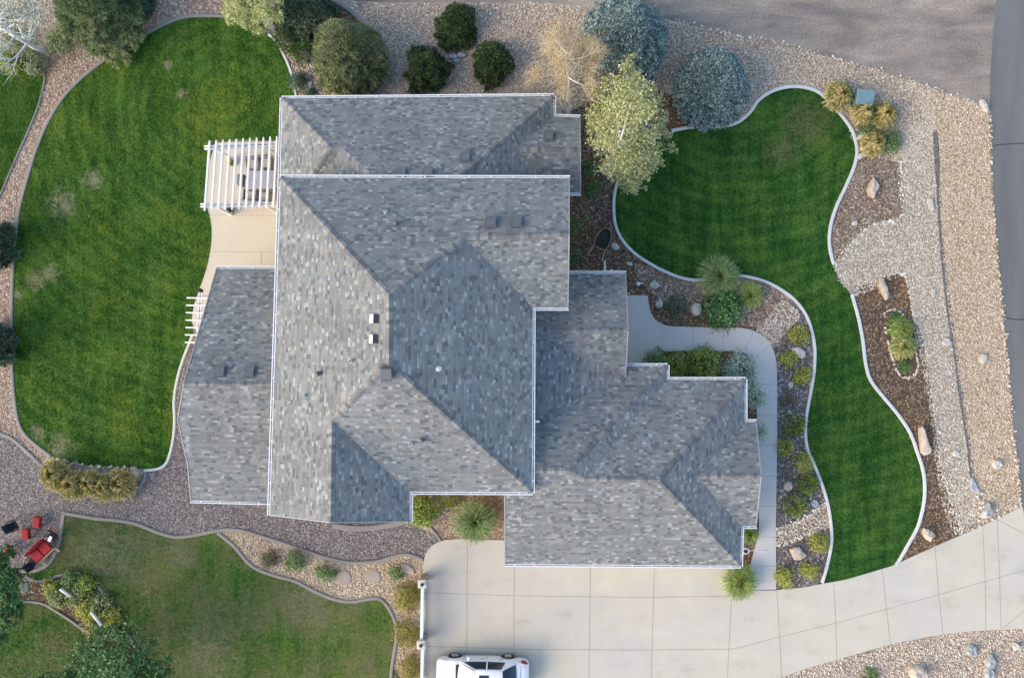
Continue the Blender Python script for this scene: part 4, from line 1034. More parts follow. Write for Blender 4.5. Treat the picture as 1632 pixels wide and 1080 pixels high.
def dome_conifer(name, px, py, rpx, h, key, label, nb=900, twigs=9, ln=.16, wd=.03, prof=0.55, bark='bark', rbase=.18, amp=.12, group=None, cat='tree', asp=(1, 1), zc=.35, droop=-.05):
    """conifer: whorled branches, each a fan of needle sprays; dome or cone profile"""
    R = rpx * (HC - h * zc) / SC
    c = P(px, py, h * zc)
    root = thing(name, label, cat, (c.x, c.y, 0), 0, group)
    t_ = np.concatenate([RNG.uniform(0, 1, nb) ** 1.25, RNG.uniform(.78, 1.0, nb // 4)])   # height fraction, more low, a full leader
    nb = len(t_)
    a = RNG.uniform(0, 2 * np.pi, nb)
    rad = R * np.clip((1 - t_), 0, 1) ** prof
    dd = np.stack([np.cos(a), np.sin(a), t_ * 1.5], 1)
    rad = rad * lump(dd, int(px + py * 3), 2.8, amp) * RNG.uniform(.86, 1.06, nb)
    rad *= np.where(t_ < .08, .93, 1)
    z = .12 * h + t_ * h * .88
    tip = np.stack([np.cos(a) * rad * asp[0], np.sin(a) * rad * asp[1], z + rad * droop], 1)
    mb = MB(); mb.tube((0, 0, 0), (0, 0, h * .93), rbase, .02, 8)
    for i in range(0, nb, max(1, nb // 110)):
        mb.tube((0, 0, max(.1, z[i] - rad[i] * .12)), tip[i] * .93, .022, .006, 4, cap=False)
    mb.build('trunk', M[bark], root)
    q = []
    up = unit(np.stack([np.cos(a), np.sin(a), .25 + t_ * .5], 1))
    nrm = unit(np.stack([np.cos(a) * .5, np.sin(a) * .5, .7 + t_ * .6], 1))
    for k in range(twigs):
        f = RNG.uniform(.0, 1.0, nb) ** .6
        start = np.stack([np.zeros(nb), np.zeros(nb), z - rad * .1], 1)
        C = start + (tip - start) * (.72 + .28 * f)[:, None] + RNG.normal(0, .012, (nb, 3)) * R
        D = up + RNG.normal(0, .62, (nb, 3))
        for j in range(5):
            q.append(spray_quads(C + RNG.normal(0, .04, C.shape), D + RNG.normal(0, .45, D.shape), ln, wd, nrm + RNG.normal(0, .35, D.shape)))
    np_mesh('crown', np.concatenate(q), 4, M[key], root)
    return root

def grow(mb, p, d, L, r, depth, tips, spread=.6, nsub=3, up=.12, segs=3, mi=0):
    pts = [V3(p)]; dd = V3(d).normalized()
    for k in range(segs):
        dd = (dd + V3((random.gauss(0, .13), random.gauss(0, .13), random.gauss(0, .10) + up * .3))).normalized()
        pts.append(pts[-1] + dd * (L / segs))
    for k in range(segs):
        mb.tube(pts[k], pts[k + 1], r * (1 - .55 * k / segs), r * (1 - .55 * (k + 1) / segs), 6 if r > .03 else 4, mi, cap=False)
    if depth == 0:
        tips.append((pts[-1], dd)); tips.append((pts[-2], dd)); return
    for k in range(nsub):
        t_ = random.uniform(.35, 1.0)
        i = min(segs - 1, int(t_ * segs)); q = pts[i].lerp(pts[i + 1], t_ * segs - i)
        ax = V3((random.gauss(0, 1), random.gauss(0, 1), random.gauss(0, 1))); s = (ax - dd * ax.dot(dd)).normalized()
        grow(mb, q, (dd + s * spread * random.uniform(.7, 1.3)).normalized(), L * random.uniform(.5, .72), r * .5, depth - 1, tips, spread, nsub, up, segs, mi)
    grow(mb, pts[-1], dd, L * .6, r * .45, depth - 1, tips, spread, nsub, up, segs, mi)

def clump_tree(name, base, h, clumps, key, bark, label, n, leaf, lw, rtrunk=.12, cat='tree', edge=.5, limb=.05, sub=7, jt=.11):
    """broadleaf tree: trunk, limbs to every clump, leaves in small tufts through each clump"""
    bx, by = P(*base)[:2]
    root = thing(name, label, cat, (bx, by, 0))
    o = V3((bx, by, 0))
    mb = MB(); zt = h * .9
    prev = V3((0, 0, -.05)); k = 6; trunk = [prev]
    for i in range(1, k + 1):
        q = V3((random.gauss(0, .06), random.gauss(0, .06), zt * i / k)); trunk.append(q)
        mb.tube(prev, q, rtrunk * (1 - .8 * (i - 1) / k), rtrunk * (1 - .8 * i / k), 8, cap=False); prev = q
    Q = []
    tot = sum(c[3] ** 2 for c in clumps)
    for (px, py, z, rp) in clumps:
        c = P(px, py, z) - o; r = rp * (HC - z) / SC
        zs = max(.5, min(zt, c.z - .55 * math.hypot(c.x, c.y)))
        t_ = zs / zt * k; i = min(k - 1, int(t_)); s = trunk[i].lerp(trunk[i + 1], t_ - i)
        mid = s.lerp(c, .5) + V3((0, 0, .1))
        mb.tube(s, mid, limb, limb * .7, 6, cap=False); mb.tube(mid, c, limb * .7, limb * .25, 6, cap=False)
        m = max(30, int(n * rp * rp / tot)); nt = max(6, m // 22)
        td = unit(RNG.normal(0, 1, (nt, 3))); tr = RNG.uniform(.15, 1.0, nt) ** edge * lump(td, int(px * 7 + py), 2.4, .2)
        tc = td * (tr * r)[:, None] * np.array([1, 1, .85])
        for j in range(0, nt, max(1, nt // sub)):
            mb.tube(c, c + V3(tc[j]) * .95, limb * .3, .006, 4, cap=False)
        idx = RNG.integers(0, nt, m)
        C = tc[idx] + RNG.normal(0, 1, (m, 3)) * r * jt + np.array(c)
        Nn = unit(RNG.normal(0, .6, (m, 3)) + np.array([0, 0, .75]) + td[idx] * .4)
        Q.append(leaf_quads(C, Nn, leaf, lw))
    mb.build('trunk', M[bark], root)
    np_mesh('crown', np.concatenate(Q), 4, M[key], root)
    return root

# conifers at the top of the picture
dome_conifer('spruce_tree', 997, 72, 78, 4.6, 'blue', 'large blue grey spruce behind the golden birch, cut by the top edge of the photo', 700, 20, .17, .050, .52, amp=.18)
dome_conifer('spruce_tree', 1134, 140, 60, 3.4, 'blue', 'dense rounded blue spruce at the edge of the front lawn', 1000, 15, .125, .052, .40, amp=.045, asp=(1, 1.12))
for px, py, r, lb in ((729, 40, 33, 'dark green round juniper nearest the top edge, topmost of three in the rocks'), (679, 113, 36, 'dark green juniper, leftmost of three in the rock bed behind the roof'), (785, 100, 34, 'dark green juniper, rightmost of three, nearest the golden birch')):
    dome_conifer('juniper', px, py, r, 1.5, 'juniper', lb, 230, 18, .17, .045, .38, 'twig', .06, .22, 'dark junipers in the rock bed', 'juniper')
dome_conifer('pine_tree', 556, 88, 58, 3.6, 'pine', 'olive green pine inside the curved concrete kerb by the roof corner', 520, 20, .24, .036, .45, amp=.16)
dome_conifer('pine_tree', 158, 14, 68, 4.0, 'pinegreen', 'bushy green pine beside the white barked tree in the top left corner', 560, 21, .26, .038, .4, amp=.28)
dome_conifer('pine_tree', 213, -2, 30, 2.4, 'darkgreen', 'dark blue green pine cut by the top edge right of the bushy one', 300, 16, .2, .036, .45, amp=.2)
dome_conifer('pine_tree', 492, 22, 46, 2.6, 'darkgreen', 'dark green bush at the top edge between the pale tree and the olive pine', 420, 17, .19, .04, .45, amp=.25, asp=(1.1, .8))
for px, py, lb in ((-16, 390, 'dark spruce half cut by the left edge beside pale worn grass'), (-20, 548, 'dark spruce at the left edge, the lower of two by the lawn kerb')):
    dome_conifer('spruce_tree', px, py, 36, 3.0, 'darkgreen', lb, 330, 18, .2, .042, .6, amp=.12)
# broadleaf trees
clump_tree('aspen_tree', (962, 272), 7.0, [(1003, 104, 5.4, 15), (1000, 122, 5.6, 20), (985, 142, 5.6, 24), (1014, 142, 6.0, 24), (968, 162, 5.2, 24), (1004, 168, 6.8, 34), (1034, 164, 5.2, 22), (955, 188, 4.4, 24), (985, 200, 6.0, 36), (1024, 200, 5.4, 32), (1052, 212, 3.8, 17), (958, 220, 4.2, 20), (995, 236, 5.0, 36), (1026, 244, 4.4, 30), (975, 258, 4.2, 24), (1008, 270, 3.8, 26), (1040, 258, 3.4, 18), (1000, 290, 3.0, 17), (1018, 300, 2.6, 14), (1070, 236, 2.8, 10), (940, 208, 3.2, 12), (1060, 190, 3.4, 12)], 'aspen', 'whitebark', 'tall yellow green aspen overhanging the front lawn between house and blue spruces', 15500, .11, .085, .13, sub=5, edge=.35, jt=.17)
clump_tree('willow_tree', (425, 55), 4.2, [(410, 12, 3.2, 26), (385, 18, 3.0, 24), (372, 8, 3.0, 22), (400, 36, 2.6, 20), (428, 14, 3.4, 24), (390, -8, 3.4, 26), (415, 40, 2.4, 14), (367, 28, 2.4, 12)], 'willow', 'bark', 'pale yellow green feathery tree at the top edge above the backyard lawn', 7500, .14, .045, .08)
clump_tree('leafy_tree', (28, 960), 5.0, [(2, 905, 3.2, 22), (12, 925, 3.8, 26), (-6, 950, 4.4, 34), (16, 955, 3.6, 22), (6, 985, 4.0, 26), (-10, 1015, 3.6, 24), (10, 880, 2.8, 14), (-20, 890, 3.5, 26)], 'leafgreen', 'bark', 'deep green leafy tree at the left edge beside the red seats', 9000, .12, .09, .12)
clump_tree('leafy_tree', (205, 1015), 4.6, [(150, 1040, 3.4, 34), (190, 1050, 4.2, 44), (235, 1066, 3.4, 36), (170, 1080, 4.0, 44), (130, 1070, 3.0, 34), (215, 1090, 3.8, 46), (120, 1085, 2.8, 30), (165, 1018, 2.8, 20), (95, 1090, 2.8, 30), (60, 1090, 2.6, 26), (255, 1075, 2.4, 18)], 'leafgreen', 'bark', 'deep green leafy tree at the bottom edge below the vegetable bed', 13000, .12, .09, .12)

def bare_tree(name, base, h, label, key, bark, nl, leaf, lw, depth=3, lean=(0, 0), ntr=1, fan=9, L=2.2, rt=.09, spread=.7, jl=.12, z0=.35, upf=.9, cat='tree'):
    bx, by = P(*base)[:2]
    root = thing(name, label, cat, (bx, by, 0))
    mb = MB(); tips = []
    for s in range(ntr):
        a = s * 2.2
        top = V3((lean[0] + math.cos(a) * .5 * (ntr > 1), lean[1] + math.sin(a) * .5 * (ntr > 1), h * .92)); b = V3((math.cos(a) * .12 * (ntr > 1), math.sin(a) * .12 * (ntr > 1), -.05))
        k = 7; pts = [b]
        for i in range(1, k + 1): pts.append(b.lerp(top, i / k) + V3((random.gauss(0, .05), random.gauss(0, .05), 0)))
        for i in range(k): mb.tube(pts[i], pts[i + 1], rt * (1 - .85 * i / k), rt * (1 - .85 * (i + 1) / k), 8, cap=False)
        for i in range(fan):
            t_ = random.uniform(z0, .97) * k; j = min(k - 1, int(t_)); q = pts[j].lerp(pts[j + 1], t_ - j)
            an = i * 2.4 + random.uniform(-.3, .3)
            grow(mb, q, V3((math.cos(an), math.sin(an), upf * random.uniform(.4, 1.2))), L * (1.15 - .55 * t_ / k), rt * .42, depth, tips, spread, 3)
    mb.build('trunk', M[bark], root)
    tp = np.array([t_[0][:] for t_ in tips]); td = np.array([t_[1][:] for t_ in tips])
    idx = RNG.integers(0, len(tp), nl)
    C = tp[idx] + RNG.normal(0, jl, (nl, 3)) - td[idx] * RNG.uniform(0, .35, (nl, 1))
    np_mesh('crown', leaf_quads(C, unit(RNG.normal(0, .8, (nl, 3)) + np.array([0, 0, .5])), leaf, lw), 4, M[key], root)
    return root
random.seed(21)
bare_tree('birch_tree', (905, 186), 6.0, 'thinning golden birch with pale branches beside the roof corner', 'gold', 'palebark', 14000, .065, .036, 3, lean=(-.35, 1.35), fan=13, L=1.45, rt=.11, spread=.62, jl=.17, z0=.58, upf=1.0)
random.seed(5)
bare_tree('white_barked_tree', (70, 82), 5.6, 'nearly bare tree with white trunk and twisting branches in the top left corner', 'sparse', 'whitebark', 3600, .09, .06, 3, fan=17, L=1.7, rt=.15, spread=.85, jl=.2, z0=.16, upf=.3)

for px, py, r, k, lb in ((22, 66, 24, 'sparse', 'grey green bush under the nearly bare white tree, nearest the left edge'), (52, 98, 20, 'sparse', 'small grey green bush at the edge of the rock path under the white tree'), (92, 62, 22, 'pinegreen', 'olive bush between the white barked tree and the bushy pine'), (12, 100, 16, 'shrubyel', 'low yellow green bush on the bright grass at the left edge')):
    shrub('shrub', px, py, r, .9, k, lb, n=600, leaf=.11, lw=.06)
# shrubs and clumps
shrub('shrub', 474, 130, 16, .7, 'darkgreen', 'dark narrow shrub on the lawn kerb by the roof corner', n=700, asp=.75)
shrub('shrub', 492, 150, 12, .5, 'darkgreen', 'small dark plant against the roof edge by the square utility lid', n=350)
shrub('shrub', 455, 62, 18, .8, 'weed', 'bright green leafy clump below the dark bush at the top', n=700, spiky=1, leaf=.12, lw=.03)
shrub('shrub', 482, 82, 16, .6, 'weed', 'green leafy clump left of the olive pine', n=600, spiky=1, leaf=.12, lw=.03)
tr = 'golden grasses by the utility box'
for px, py, r, lb in ((1338, 153, 23, 'golden plume grass left of the utility box on the lawn corner'), (1376, 180, 18, 'golden plume grass just below the utility box'), (1408, 183, 21, 'golden plume grass right of the utility box'), (1393, 229, 20, 'golden plume grass between the two small pale stones and the dark shrub')):
    grass_clump('golden_grass', px, py, r, 1.1, lb, 'bladeolive', 'bladegold', 420, group=tr, plume=1.1)
shrub('shrub', 1420, 225, 20, .8, 'shrubgreen', 'dark green shrub right of the lowest golden grass in the top right bed', n=700)
shrub('shrub', 1385, 205, 16, .6, 'weed', 'green leaves between the golden grasses by the utility box', n=400)
for px, py, r, lb in ((92, 752, 24, 'golden plume grass at the left end of the row below the backyard lawn'), (120, 768, 23, 'golden plume grass, second from the left in the row by the grey gravel'), (148, 766, 20, 'golden plume grass in the middle of the row by the grey gravel'), (172, 772, 21, 'golden plume grass, second from the right in the row by the grey gravel'), (196, 766, 24, 'golden plume grass beside the round boulder at the right end of the row')):
    grass_clump('golden_grass', px, py, r, 1.2, lb, 'bladeolive', 'bladegold', 420, group='golden grasses below the backyard lawn', lean=(-.25, -.25), plume=1.2)
grass_clump('fountain_grass', 1145, 440, 36, 1.3, 'tall pale green fountain grass overlapping the front lawn kerb', 'bladegreen', None, 900)
grass_clump('fountain_grass', 1194, 470, 24, .9, 'smaller lime fountain grass right of the dark leafy shrub', 'bladelime', None, 500)
grass_clump('fountain_grass', 757, 830, 38, 1.2, 'large green fountain grass between the house and the driveway corner', 'bladegreen', None, 750)
grass_clump('fountain_grass', 1178, 926, 32, 1.2, 'lime green fountain grass at the garage corner on the driveway', 'bladelime', None, 800)
grass_clump('fountain_grass', 1193, 850, 19, .8, 'small lime fountain grass between the garage gable and the walkway', 'bladelime', None, 350)
for px, py, r, h in ((1435, 520, 17, .6), (1440, 545, 20, .7), (1436, 568, 16, .6)):
    pass
grass_clump('island_grass', 1437, 524, 19, .6, 'yellow green grass at the upper end of the stone ringed island', 'bladelime', 'bladelime', 420, group='grasses in the stone ringed island')
grass_clump('island_grass', 1440, 552, 21, .7, 'golden green grass in the middle of the stone ringed island', 'bladelime', 'bladegold', 460, group='grasses in the stone ringed island', plume=.25)
shrub('island_plant', 1444, 582, 11, .35, 'weed', 'small green plant at the lower end of the stone ringed island', n=260)
shrub('island_plant', 1426, 506, 10, .3, 'weed', 'low green plant at the top tip of the stone ringed island', n=220)
shrub('shrub', 1153, 492, 31, 1.3, 'leafgreen', 'big dark leafy shrub below the pale fountain grass beside the walkway', n=1200, leaf=.15, lw=.10)
shrub('shrub', 1079, 489, 19, .6, 'darkgreen', 'low loose dark shrub between two pale rocks above the walkway', n=450)
for px, py, r, k, lb in ((1046, 574, 20, 'shrubgreen', 'green shrub at the inner walkway corner by the garage roof'), (1078, 580, 20, 'shrubyel', 'yellow speckled shrub second along the garage roof edge'), (1125, 579, 27, 'shrubyel', 'wide glossy shrub between walkway and garage roof'), (1180, 590, 30, 'silver', 'silvery green shrub at the roof corner on the walkway bend'), (1201, 632, 20, 'silver', 'silvery shrub squeezed between garage wall and walkway'), (1211, 690, 14, 'silver', 'small silvery shrub below the roof step by the walkway')):
    shrub('shrub', px, py, r, .9, k, lb, n=int(900 * (r / 24) ** 2), leaf=.085, lw=.055)
for px, py, r, lb in ((911, 362, 14, 'green plant against the house wall, upper of two by the wheelbarrow'), (913, 408, 13, 'green plant against the house wall, lower of two by the wheelbarrow'), (945, 300, 14, 'sparse weeds in the dark bed below the aspen'), (940, 268, 12, 'low weeds in the shade beside the small roof gable')):
    shrub('weed', px, py, r, .4, 'weed', lb, 'plant', n=260, leaf=.07)
Y = [(1275, 535, 16, 'shrubgold', 'yellow round shrub topmost in the chip strip, above the pale rock'), (1257, 572, 14, 'shrubgold', 'yellow round shrub left of the pale rock at the walkway bend'), (1279, 600, 14, 'shrubgold', 'yellow round shrub third down the chip strip by the lawn kerb'), (1266, 675, 17, 'shrubyel', 'dark shrub with yellow tips where the lawn kerb bulges left'), (1253, 713, 13, 'shrubgold', 'small yellow shrub next to the walkway below the dark shrub'), (1281, 738, 17, 'shrubgold', 'yellow shrub touching the lawn kerb midway down the strip'), (1287, 774, 17, 'shrubyel', 'greener shrub above the lower dark one in the chip strip'), (1266, 805, 17, 'shrubyel', 'dark green and yellow shrub just above the white stone band'), (1306, 866, 16, 'shrubgold', 'olive gold shrub right of the square pale rock'), (1253, 920, 17, 'shrubgold', 'yellow shrub at the corner of walkway and driveway'), (1292, 911, 15, 'shrubgold', 'yellow shrub by the driveway at the tip of the lawn kerb')]
for px, py, r, k, lb in Y:
    shrub('shrub', px, py, r, .55, k, lb, n=520, leaf=.07, lw=.05, group='shrubs in the strip between walkway and front lawn', spiky=(k == 'shrubyel'))
shrub('shrub', 1257, 638, 14, .25, 'redleaf', 'dried dark reddish plant in the chip strip', n=200)
shrub('shrub', 674, 816, 26, .9, 'shrubyel', 'glossy yellow tipped shrub in the house corner by the grey gravel', n=1000, leaf=.10, lw=.06)
shrub('shrub', 718, 793, 17, .6, 'shrubyel', 'small yellow tipped shrub tucked under the white gutter', n=420, spiky=1, leaf=.08, lw=.04)
shrub('shrub', 775, 806, 24, .5, 'redleaf', 'brown wiry plant behind the large fountain grass', n=500, spiky=1, leaf=.14, lw=.02)
for px, py, r, k, lb in ((427, 891, 15, 'redleaf', 'reddish shrub leftmost in the tan gravel bed'), (469, 893, 18, 'shrubgreen', 'green and pink shrub second in the tan gravel bed'), (517, 913, 16, 'shrubgreen', 'green shrub left of the two round stepping stones'), (630, 912, 13, 'shrubgreen', 'dark green shrub right of the two round stepping stones'), (648, 950, 25, 'shruborange', 'orange green bush by the upper white fence post'), (650, 1011, 24, 'shruborange', 'orange green bush by the lower white fence post'), (656, 1066, 22, 'shruborange', 'green orange bush at the bottom edge beside the white fence')):
    shrub('shrub', px, py, r, .7, k, lb, n=int(700 * (r / 20) ** 2), leaf=.075, lw=.05)
M['vegpale'] = mat_leaf('pale_vegetable_leaves', [(.05, .10, .03), (.14, .2, .06), (.42, .42, .17), (.68, .62, .36)], 0.25, 2.5)
gv = 'leafy plants in the vegetable bed'
for i, (px, py, r, k) in enumerate(((112, 925, 17, 'shrubgreen'), (135, 932, 18, 'shrubyel'), (158, 962, 18, 'vegpale'), (120, 950, 19, 'vegpale'), (90, 950, 17, 'vegpale'), (140, 972, 20, 'shrubgold'), (172, 985, 17, 'shrubgold'), (150, 1000, 17, 'vegpale'), (82, 938, 13, 'shrubgold'), (185, 1005, 14, 'shrubgreen'))):
    shrub('vegetable_plant', px, py, r, .6, k, ['leafy green plant at the top of the vegetable bed under the curving kerb', 'yellow speckled plant at the upper right of the vegetable bed', 'pale yellow plant along the right kerb of the vegetable bed', 'yellow green plant beside the upper white pipe', 'straw coloured plant left of the upper white pipe', 'golden plant between the two white pipes', 'golden plant right of the lower white pipe', 'yellow green plant below the lower white pipe', 'small straw coloured plant nearest the green chair', 'small yellow green plant at the lower tip of the vegetable bed'][i], 'plant', gv, n=480, leaf=.11, lw=.075)
shrub('shrub', 1388, 1076, 14, .4, 'weed', 'small green plant at the bottom edge in the tan gravel', n=260)

# ------------------------------------------------------------------ rocks
def boulder(pts, h, key, label, cat='rock', name='boulder', group=None, jit=.16):
    """rock from its pixel outline: ragged sides, smaller weathered top"""
    q = smooth_pts(pts, True, 2)
    cx = sum(p[0] for p in q) / len(q); cy = sum(p[1] for p in q) / len(q)
    c = P(cx, cy, h * .6)
    base = [P(x, y, h * .6) - c for x, y in q]
    rings = [(1.0, -.05), (1.02, h * .35), (.98, h * .68), (.86, h * .92), (.55, h * 1.0), (.2, h * 1.02)]
    vs, fs = [], []; n = len(base)
    R = max(v.length for v in base)
    sd = random.uniform(0, 100)
    for s, z in rings:
        for v in base:
            p = V3((v.x * s, v.y * s, z))
            k = mnoise.noise(V3((p.x * 2.2 / R + sd, p.y * 2.2 / R, z * 3)))
            p.x *= 1 + k * jit; p.y *= 1 + k * jit
            p.z += k * h * .28 if z > .3 * h else 0
            vs.append(p)
    for k in range(len(rings) - 1):
        for i in range(n):
            j = (i + 1) % n
            fs.append((k * n + i, k * n + j, (k + 1) * n + j, (k + 1) * n + i))
    vs.append(V3((0, 0, h * 1.0))); t_ = len(vs) - 1; k = len(rings) - 1
    for i in range(n): fs.append((k * n + i, k * n + (i + 1) % n, t_))
    area = sum(base[i].x * base[(i + 1) % n].y - base[(i + 1) % n].x * base[i].y for i in range(n))
    if area < 0: fs = [tuple(reversed(f)) for f in fs]
    mb = MB(); mb.add(vs, fs, 0, False)
    o = mb.build(name, M[key]); o.location = (c.x, c.y, 0)
    return tag(o, label, cat, group)
def ell(cx, cy, rx, ry, a=0, n=7, j=.12):
    out = []
    for i in range(n):
        t_ = 2 * math.pi * i / n; x = rx * math.cos(t_) * random.uniform(1 - j, 1 + j); y = ry * math.sin(t_) * random.uniform(1 - j, 1 + j)
        out.append((cx + x * math.cos(a) - y * math.sin(a), cy + x * math.sin(a) + y * math.cos(a)))
    return out
random.seed(3)
boulder([(1392, 284), (1400, 296), (1398, 305), (1392, 315), (1384, 306), (1384, 300)], .35, 'boulder', 'upright diamond shaped sandstone in the upper grey mulch bed')
boulder(ell(1362, 356, 5, 4), .15, 'paleboulder', 'small pale rock in the upper grey mulch bed')
boulder([(1405, 443), (1410, 450), (1416, 465), (1418, 472), (1413, 478), (1407, 468), (1402, 455)], .35, 'boulder', 'long pointed pale rock above the stone ringed island')
boulder([(1467, 682), (1472, 683), (1475, 695), (1482, 711), (1483, 717), (1478, 724), (1471, 722), (1469, 712)], .45, 'boulder', 'long wedge of sandstone in the brown mulch below the island')
boulder([(1474, 842), (1482, 844), (1490, 850), (1488, 857), (1482, 862), (1475, 856), (1473, 850)], .35, 'boulder', 'blocky sandstone in the brown mulch beside the driveway')
boulder(ell(1590, 740, 7.5, 7.5), .25, 'paleboulder', 'round pale rock in the tan gravel along the road')
boulder([(1565, 565), (1574, 567), (1572, 575), (1566, 579), (1561, 574)], .2, 'paleboulder', 'flat pale rock in the tan gravel halfway along the road')
boulder([(1562, 162), (1567, 158), (1573, 168), (1575, 176), (1569, 176)], .25, 'paleboulder', 'pale elongated rock where the dirt track meets the road')
boulder([(1478, 318), (1485, 318), (1489, 330), (1487, 335), (1481, 332)], .15, 'paleboulder', 'flat rock in the pale swale beside the ditch line')
boulder(ell(1487, 465, 4, 5), .15, 'paleboulder', 'small whitish rock in the pale swale')
boulder(ell(1524, 722, 5, 5), .12, 'paleboulder', 'flat pale rock low in the swale near the driveway')
boulder(ell(1509, 545, 6, 6), .1, 'paleboulder', 'flat greyish rock in the swale beside the island')
boulder([(1567, 815), (1576, 802), (1581, 812), (1578, 822), (1570, 822)], .4, 'greyboulder', 'dark grey rock standing in the gravel by the driveway mouth')
boulder(ell(1571, 822, 7, 5), .2, 'paleboulder', 'white rock leaning against the dark grey rock')
boulder([(1547, 762), (1553, 764), (1558, 776), (1562, 783), (1555, 786), (1548, 778)], .12, 'greyboulder', 'grey stone slab at the lower end of the ditch', jit=.2)
boulder(ell(1374, 217, 8, 4.5, -.6), .3, 'paleboulder', 'upper of two small pale stones beside the golden grass')
boulder(ell(1375, 247, 8, 4.5, -.7), .3, 'paleboulder', 'lower of two small pale stones at the lawn corner')
boulder(ell(1043, 454, 8, 6), .25, 'paleboulder', 'pale lumpy rock above the walkway start')
boulder(ell(1051, 484, 6, 7, .3), .25, 'paleboulder', 'pale rock beside the walkway curve')
boulder(ell(1110, 493, 8.5, 10), .35, 'paleboulder', 'large rounded grey rock left of the big leafy shrub')
boulder(ell(980, 393, 7, 5, .5), .2, 'paleboulder', 'white rock beside the wheelbarrow')
boulder(ell(1003, 420, 5, 3, .3), .12, 'paleboulder', 'small pale rock by the lawn kerb below the wheelbarrow')
boulder([(1262, 556), (1272, 553), (1281, 558), (1284, 566), (1278, 571), (1270, 566)], .25, 'paleboulder', 'pale rock between the yellow shrubs at the walkway bend')
boulder(ell(1260, 613, 4, 5, .3), .15, 'paleboulder', 'small pale stone in the chip strip below the third yellow shrub')
boulder(ell(1258, 657, 4, 4), .15, 'greyboulder', 'small grey stone left of the dark shrub')
boulder(ell(1256, 774, 7.5, 7.5), .2, 'boulder', 'rounded pinkish rock in the chip strip')
boulder([(1261, 875), (1274, 872), (1280, 878), (1284, 884), (1282, 889), (1267, 892), (1263, 884)], .3, 'boulder', 'square pale pink rock in the lower chip strip')
boulder(ell(1299, 802, 6, 6), .15, 'greyboulder', 'grey rock at the right end of the white stone band')
boulder(ell(213, 752, 6, 9, -.4), .35, 'boulder', 'rounded tan boulder at the right end of the golden grass row')
boulder([(1452, 1070), (1460, 1063), (1470, 1062), (1477, 1068), (1477, 1082), (1462, 1084), (1453, 1080)], .5, 'boulder', 'large two toned rock at the bottom edge in the tan gravel')
boulder(ell(1549, 1037, 8, 9), .3, 'greyboulder', 'grey rock below the driveway in the tan gravel')
boulder(ell(1621, 1031, 6, 6), .25, 'paleboulder', 'small whitish rock in the bottom right corner')
boulder([(1574, 1052), (1582, 1044), (1588, 1056), (1582, 1064), (1573, 1062)], .35, 'greyboulder', 'blue grey upright rock near the bottom right corner')
boulder(ell(1577, 1073, 7, 10), .3, 'greyboulder', 'dark grey rock at the bottom edge below the blue grey one')
boulder(ell(650, 906, 12, 6, .6), .12, 'boulder', 'flat stone slab near the driveway in the tan gravel bed')
for px, py, lb in ((533, 131, 'first of the pale rocks under the olive pine'), (546, 145, 'pale rock left of centre under the olive pine'), (559, 143, 'pale rock in the middle under the olive pine'), (574, 147, 'pale rock nearest the roof under the olive pine'), (592, 142, 'pale rock at the right under the olive pine'), (586, 122, 'small pale rock in the shade right of the olive pine')):
    boulder(ell(px, py, 3.6, 4), .18, 'paleboulder', lb, group='pale rocks under the olive pine')
for px, py, r in ((722, 90, 4), (735, 88, 4.5), (728, 97, 3.5)):
    boulder(ell(px, py, r + 3, r), .2, 'greyboulder', 'grey rock in the cluster between the three junipers', group='grey rocks between the junipers')
def disc(px, py, r, label):
    mb = MB(); R = r / 30.0
    mb.lathe((0, 0, 0), [(R, -.02), (R, .045), (R * .96, .06), (R * .8, .06), (R * .78, .066), (R * .3, .066), (0, .066)], 28, smooth=False)
    o = mb.build('stepping_stone', M['stepstone']); p = P(px, py); o.location = (p.x, p.y, 0)
    return tag(o, label, 'stepping stone', 'round stepping stones in the tan gravel bed')
M['stepstone'] = mat_concrete('stepping_stone', (.40, .33, .26), (.44, .36, .29), .6)
disc(548, 920, 11.5, 'round concrete stepping stone next to the green shrub, left of two')
disc(595, 918, 11.5, 'round concrete stepping stone, right of two in the tan gravel')

# ------------------------------------------------------------------ pergolas
def timber(mb, p, q, w, h, taper=0.0):
    """board from p to q (top centre line), w wide, h deep, optional tapered ends"""
    p, q = V3(p), V3(q); d = q - p; L = d.length; d.normalize()
    s = d.cross(V3((0, 0, 1))).normalized(); up = s.cross(d)
    e = taper
    st = [(0, .55 if e else 1), (e, 1), (L - e, 1), (L, .55 if e else 1)] if e else [(0, 1), (L, 1)]
    vs, fs = [], []
    for x, k in st:
        o = p + d * x
        vs += [o - s * w / 2 * (k if e else 1), o + s * w / 2 * (k if e else 1), o + s * w / 2 * (k if e else 1) - up * h * k, o - s * w / 2 * (k if e else 1) - up * h * k]
    for i in range(len(st) - 1):
        b = i * 4
        for j in range(4): fs.append((b + j, b + (j + 1) % 4, b + 4 + (j + 1) % 4, b + 4 + j))
    fs += [(3, 2, 1, 0), tuple(len(vs) - 4 + j for j in range(4))]
    mb.add(vs, fs)
pg = thing('pergola', 'white slatted pergola over the patio furniture beside the backyard lawn', 'pergola')
for i in range(11):
    t_ = i / 10
    mb = MB(); timber(mb, P(333.5 + 107.5 * t_, 224 - 7 * t_, 2.8), P(325.5 + 109.5 * t_, 336 - 5 * t_, 2.8), .085, .15, .22); mb.build('slat', M['white'], pg)
for (a, b) in (((325, 233), (447, 227.5)), ((325, 237), (447, 231.5)), ((319, 325), (440, 323)), ((319, 329.2), (440, 327.2))):
    mb = MB(); timber(mb, P(*a, 2.66), P(*b, 2.66), .06, .19); mb.build('beam', M['white'], pg)
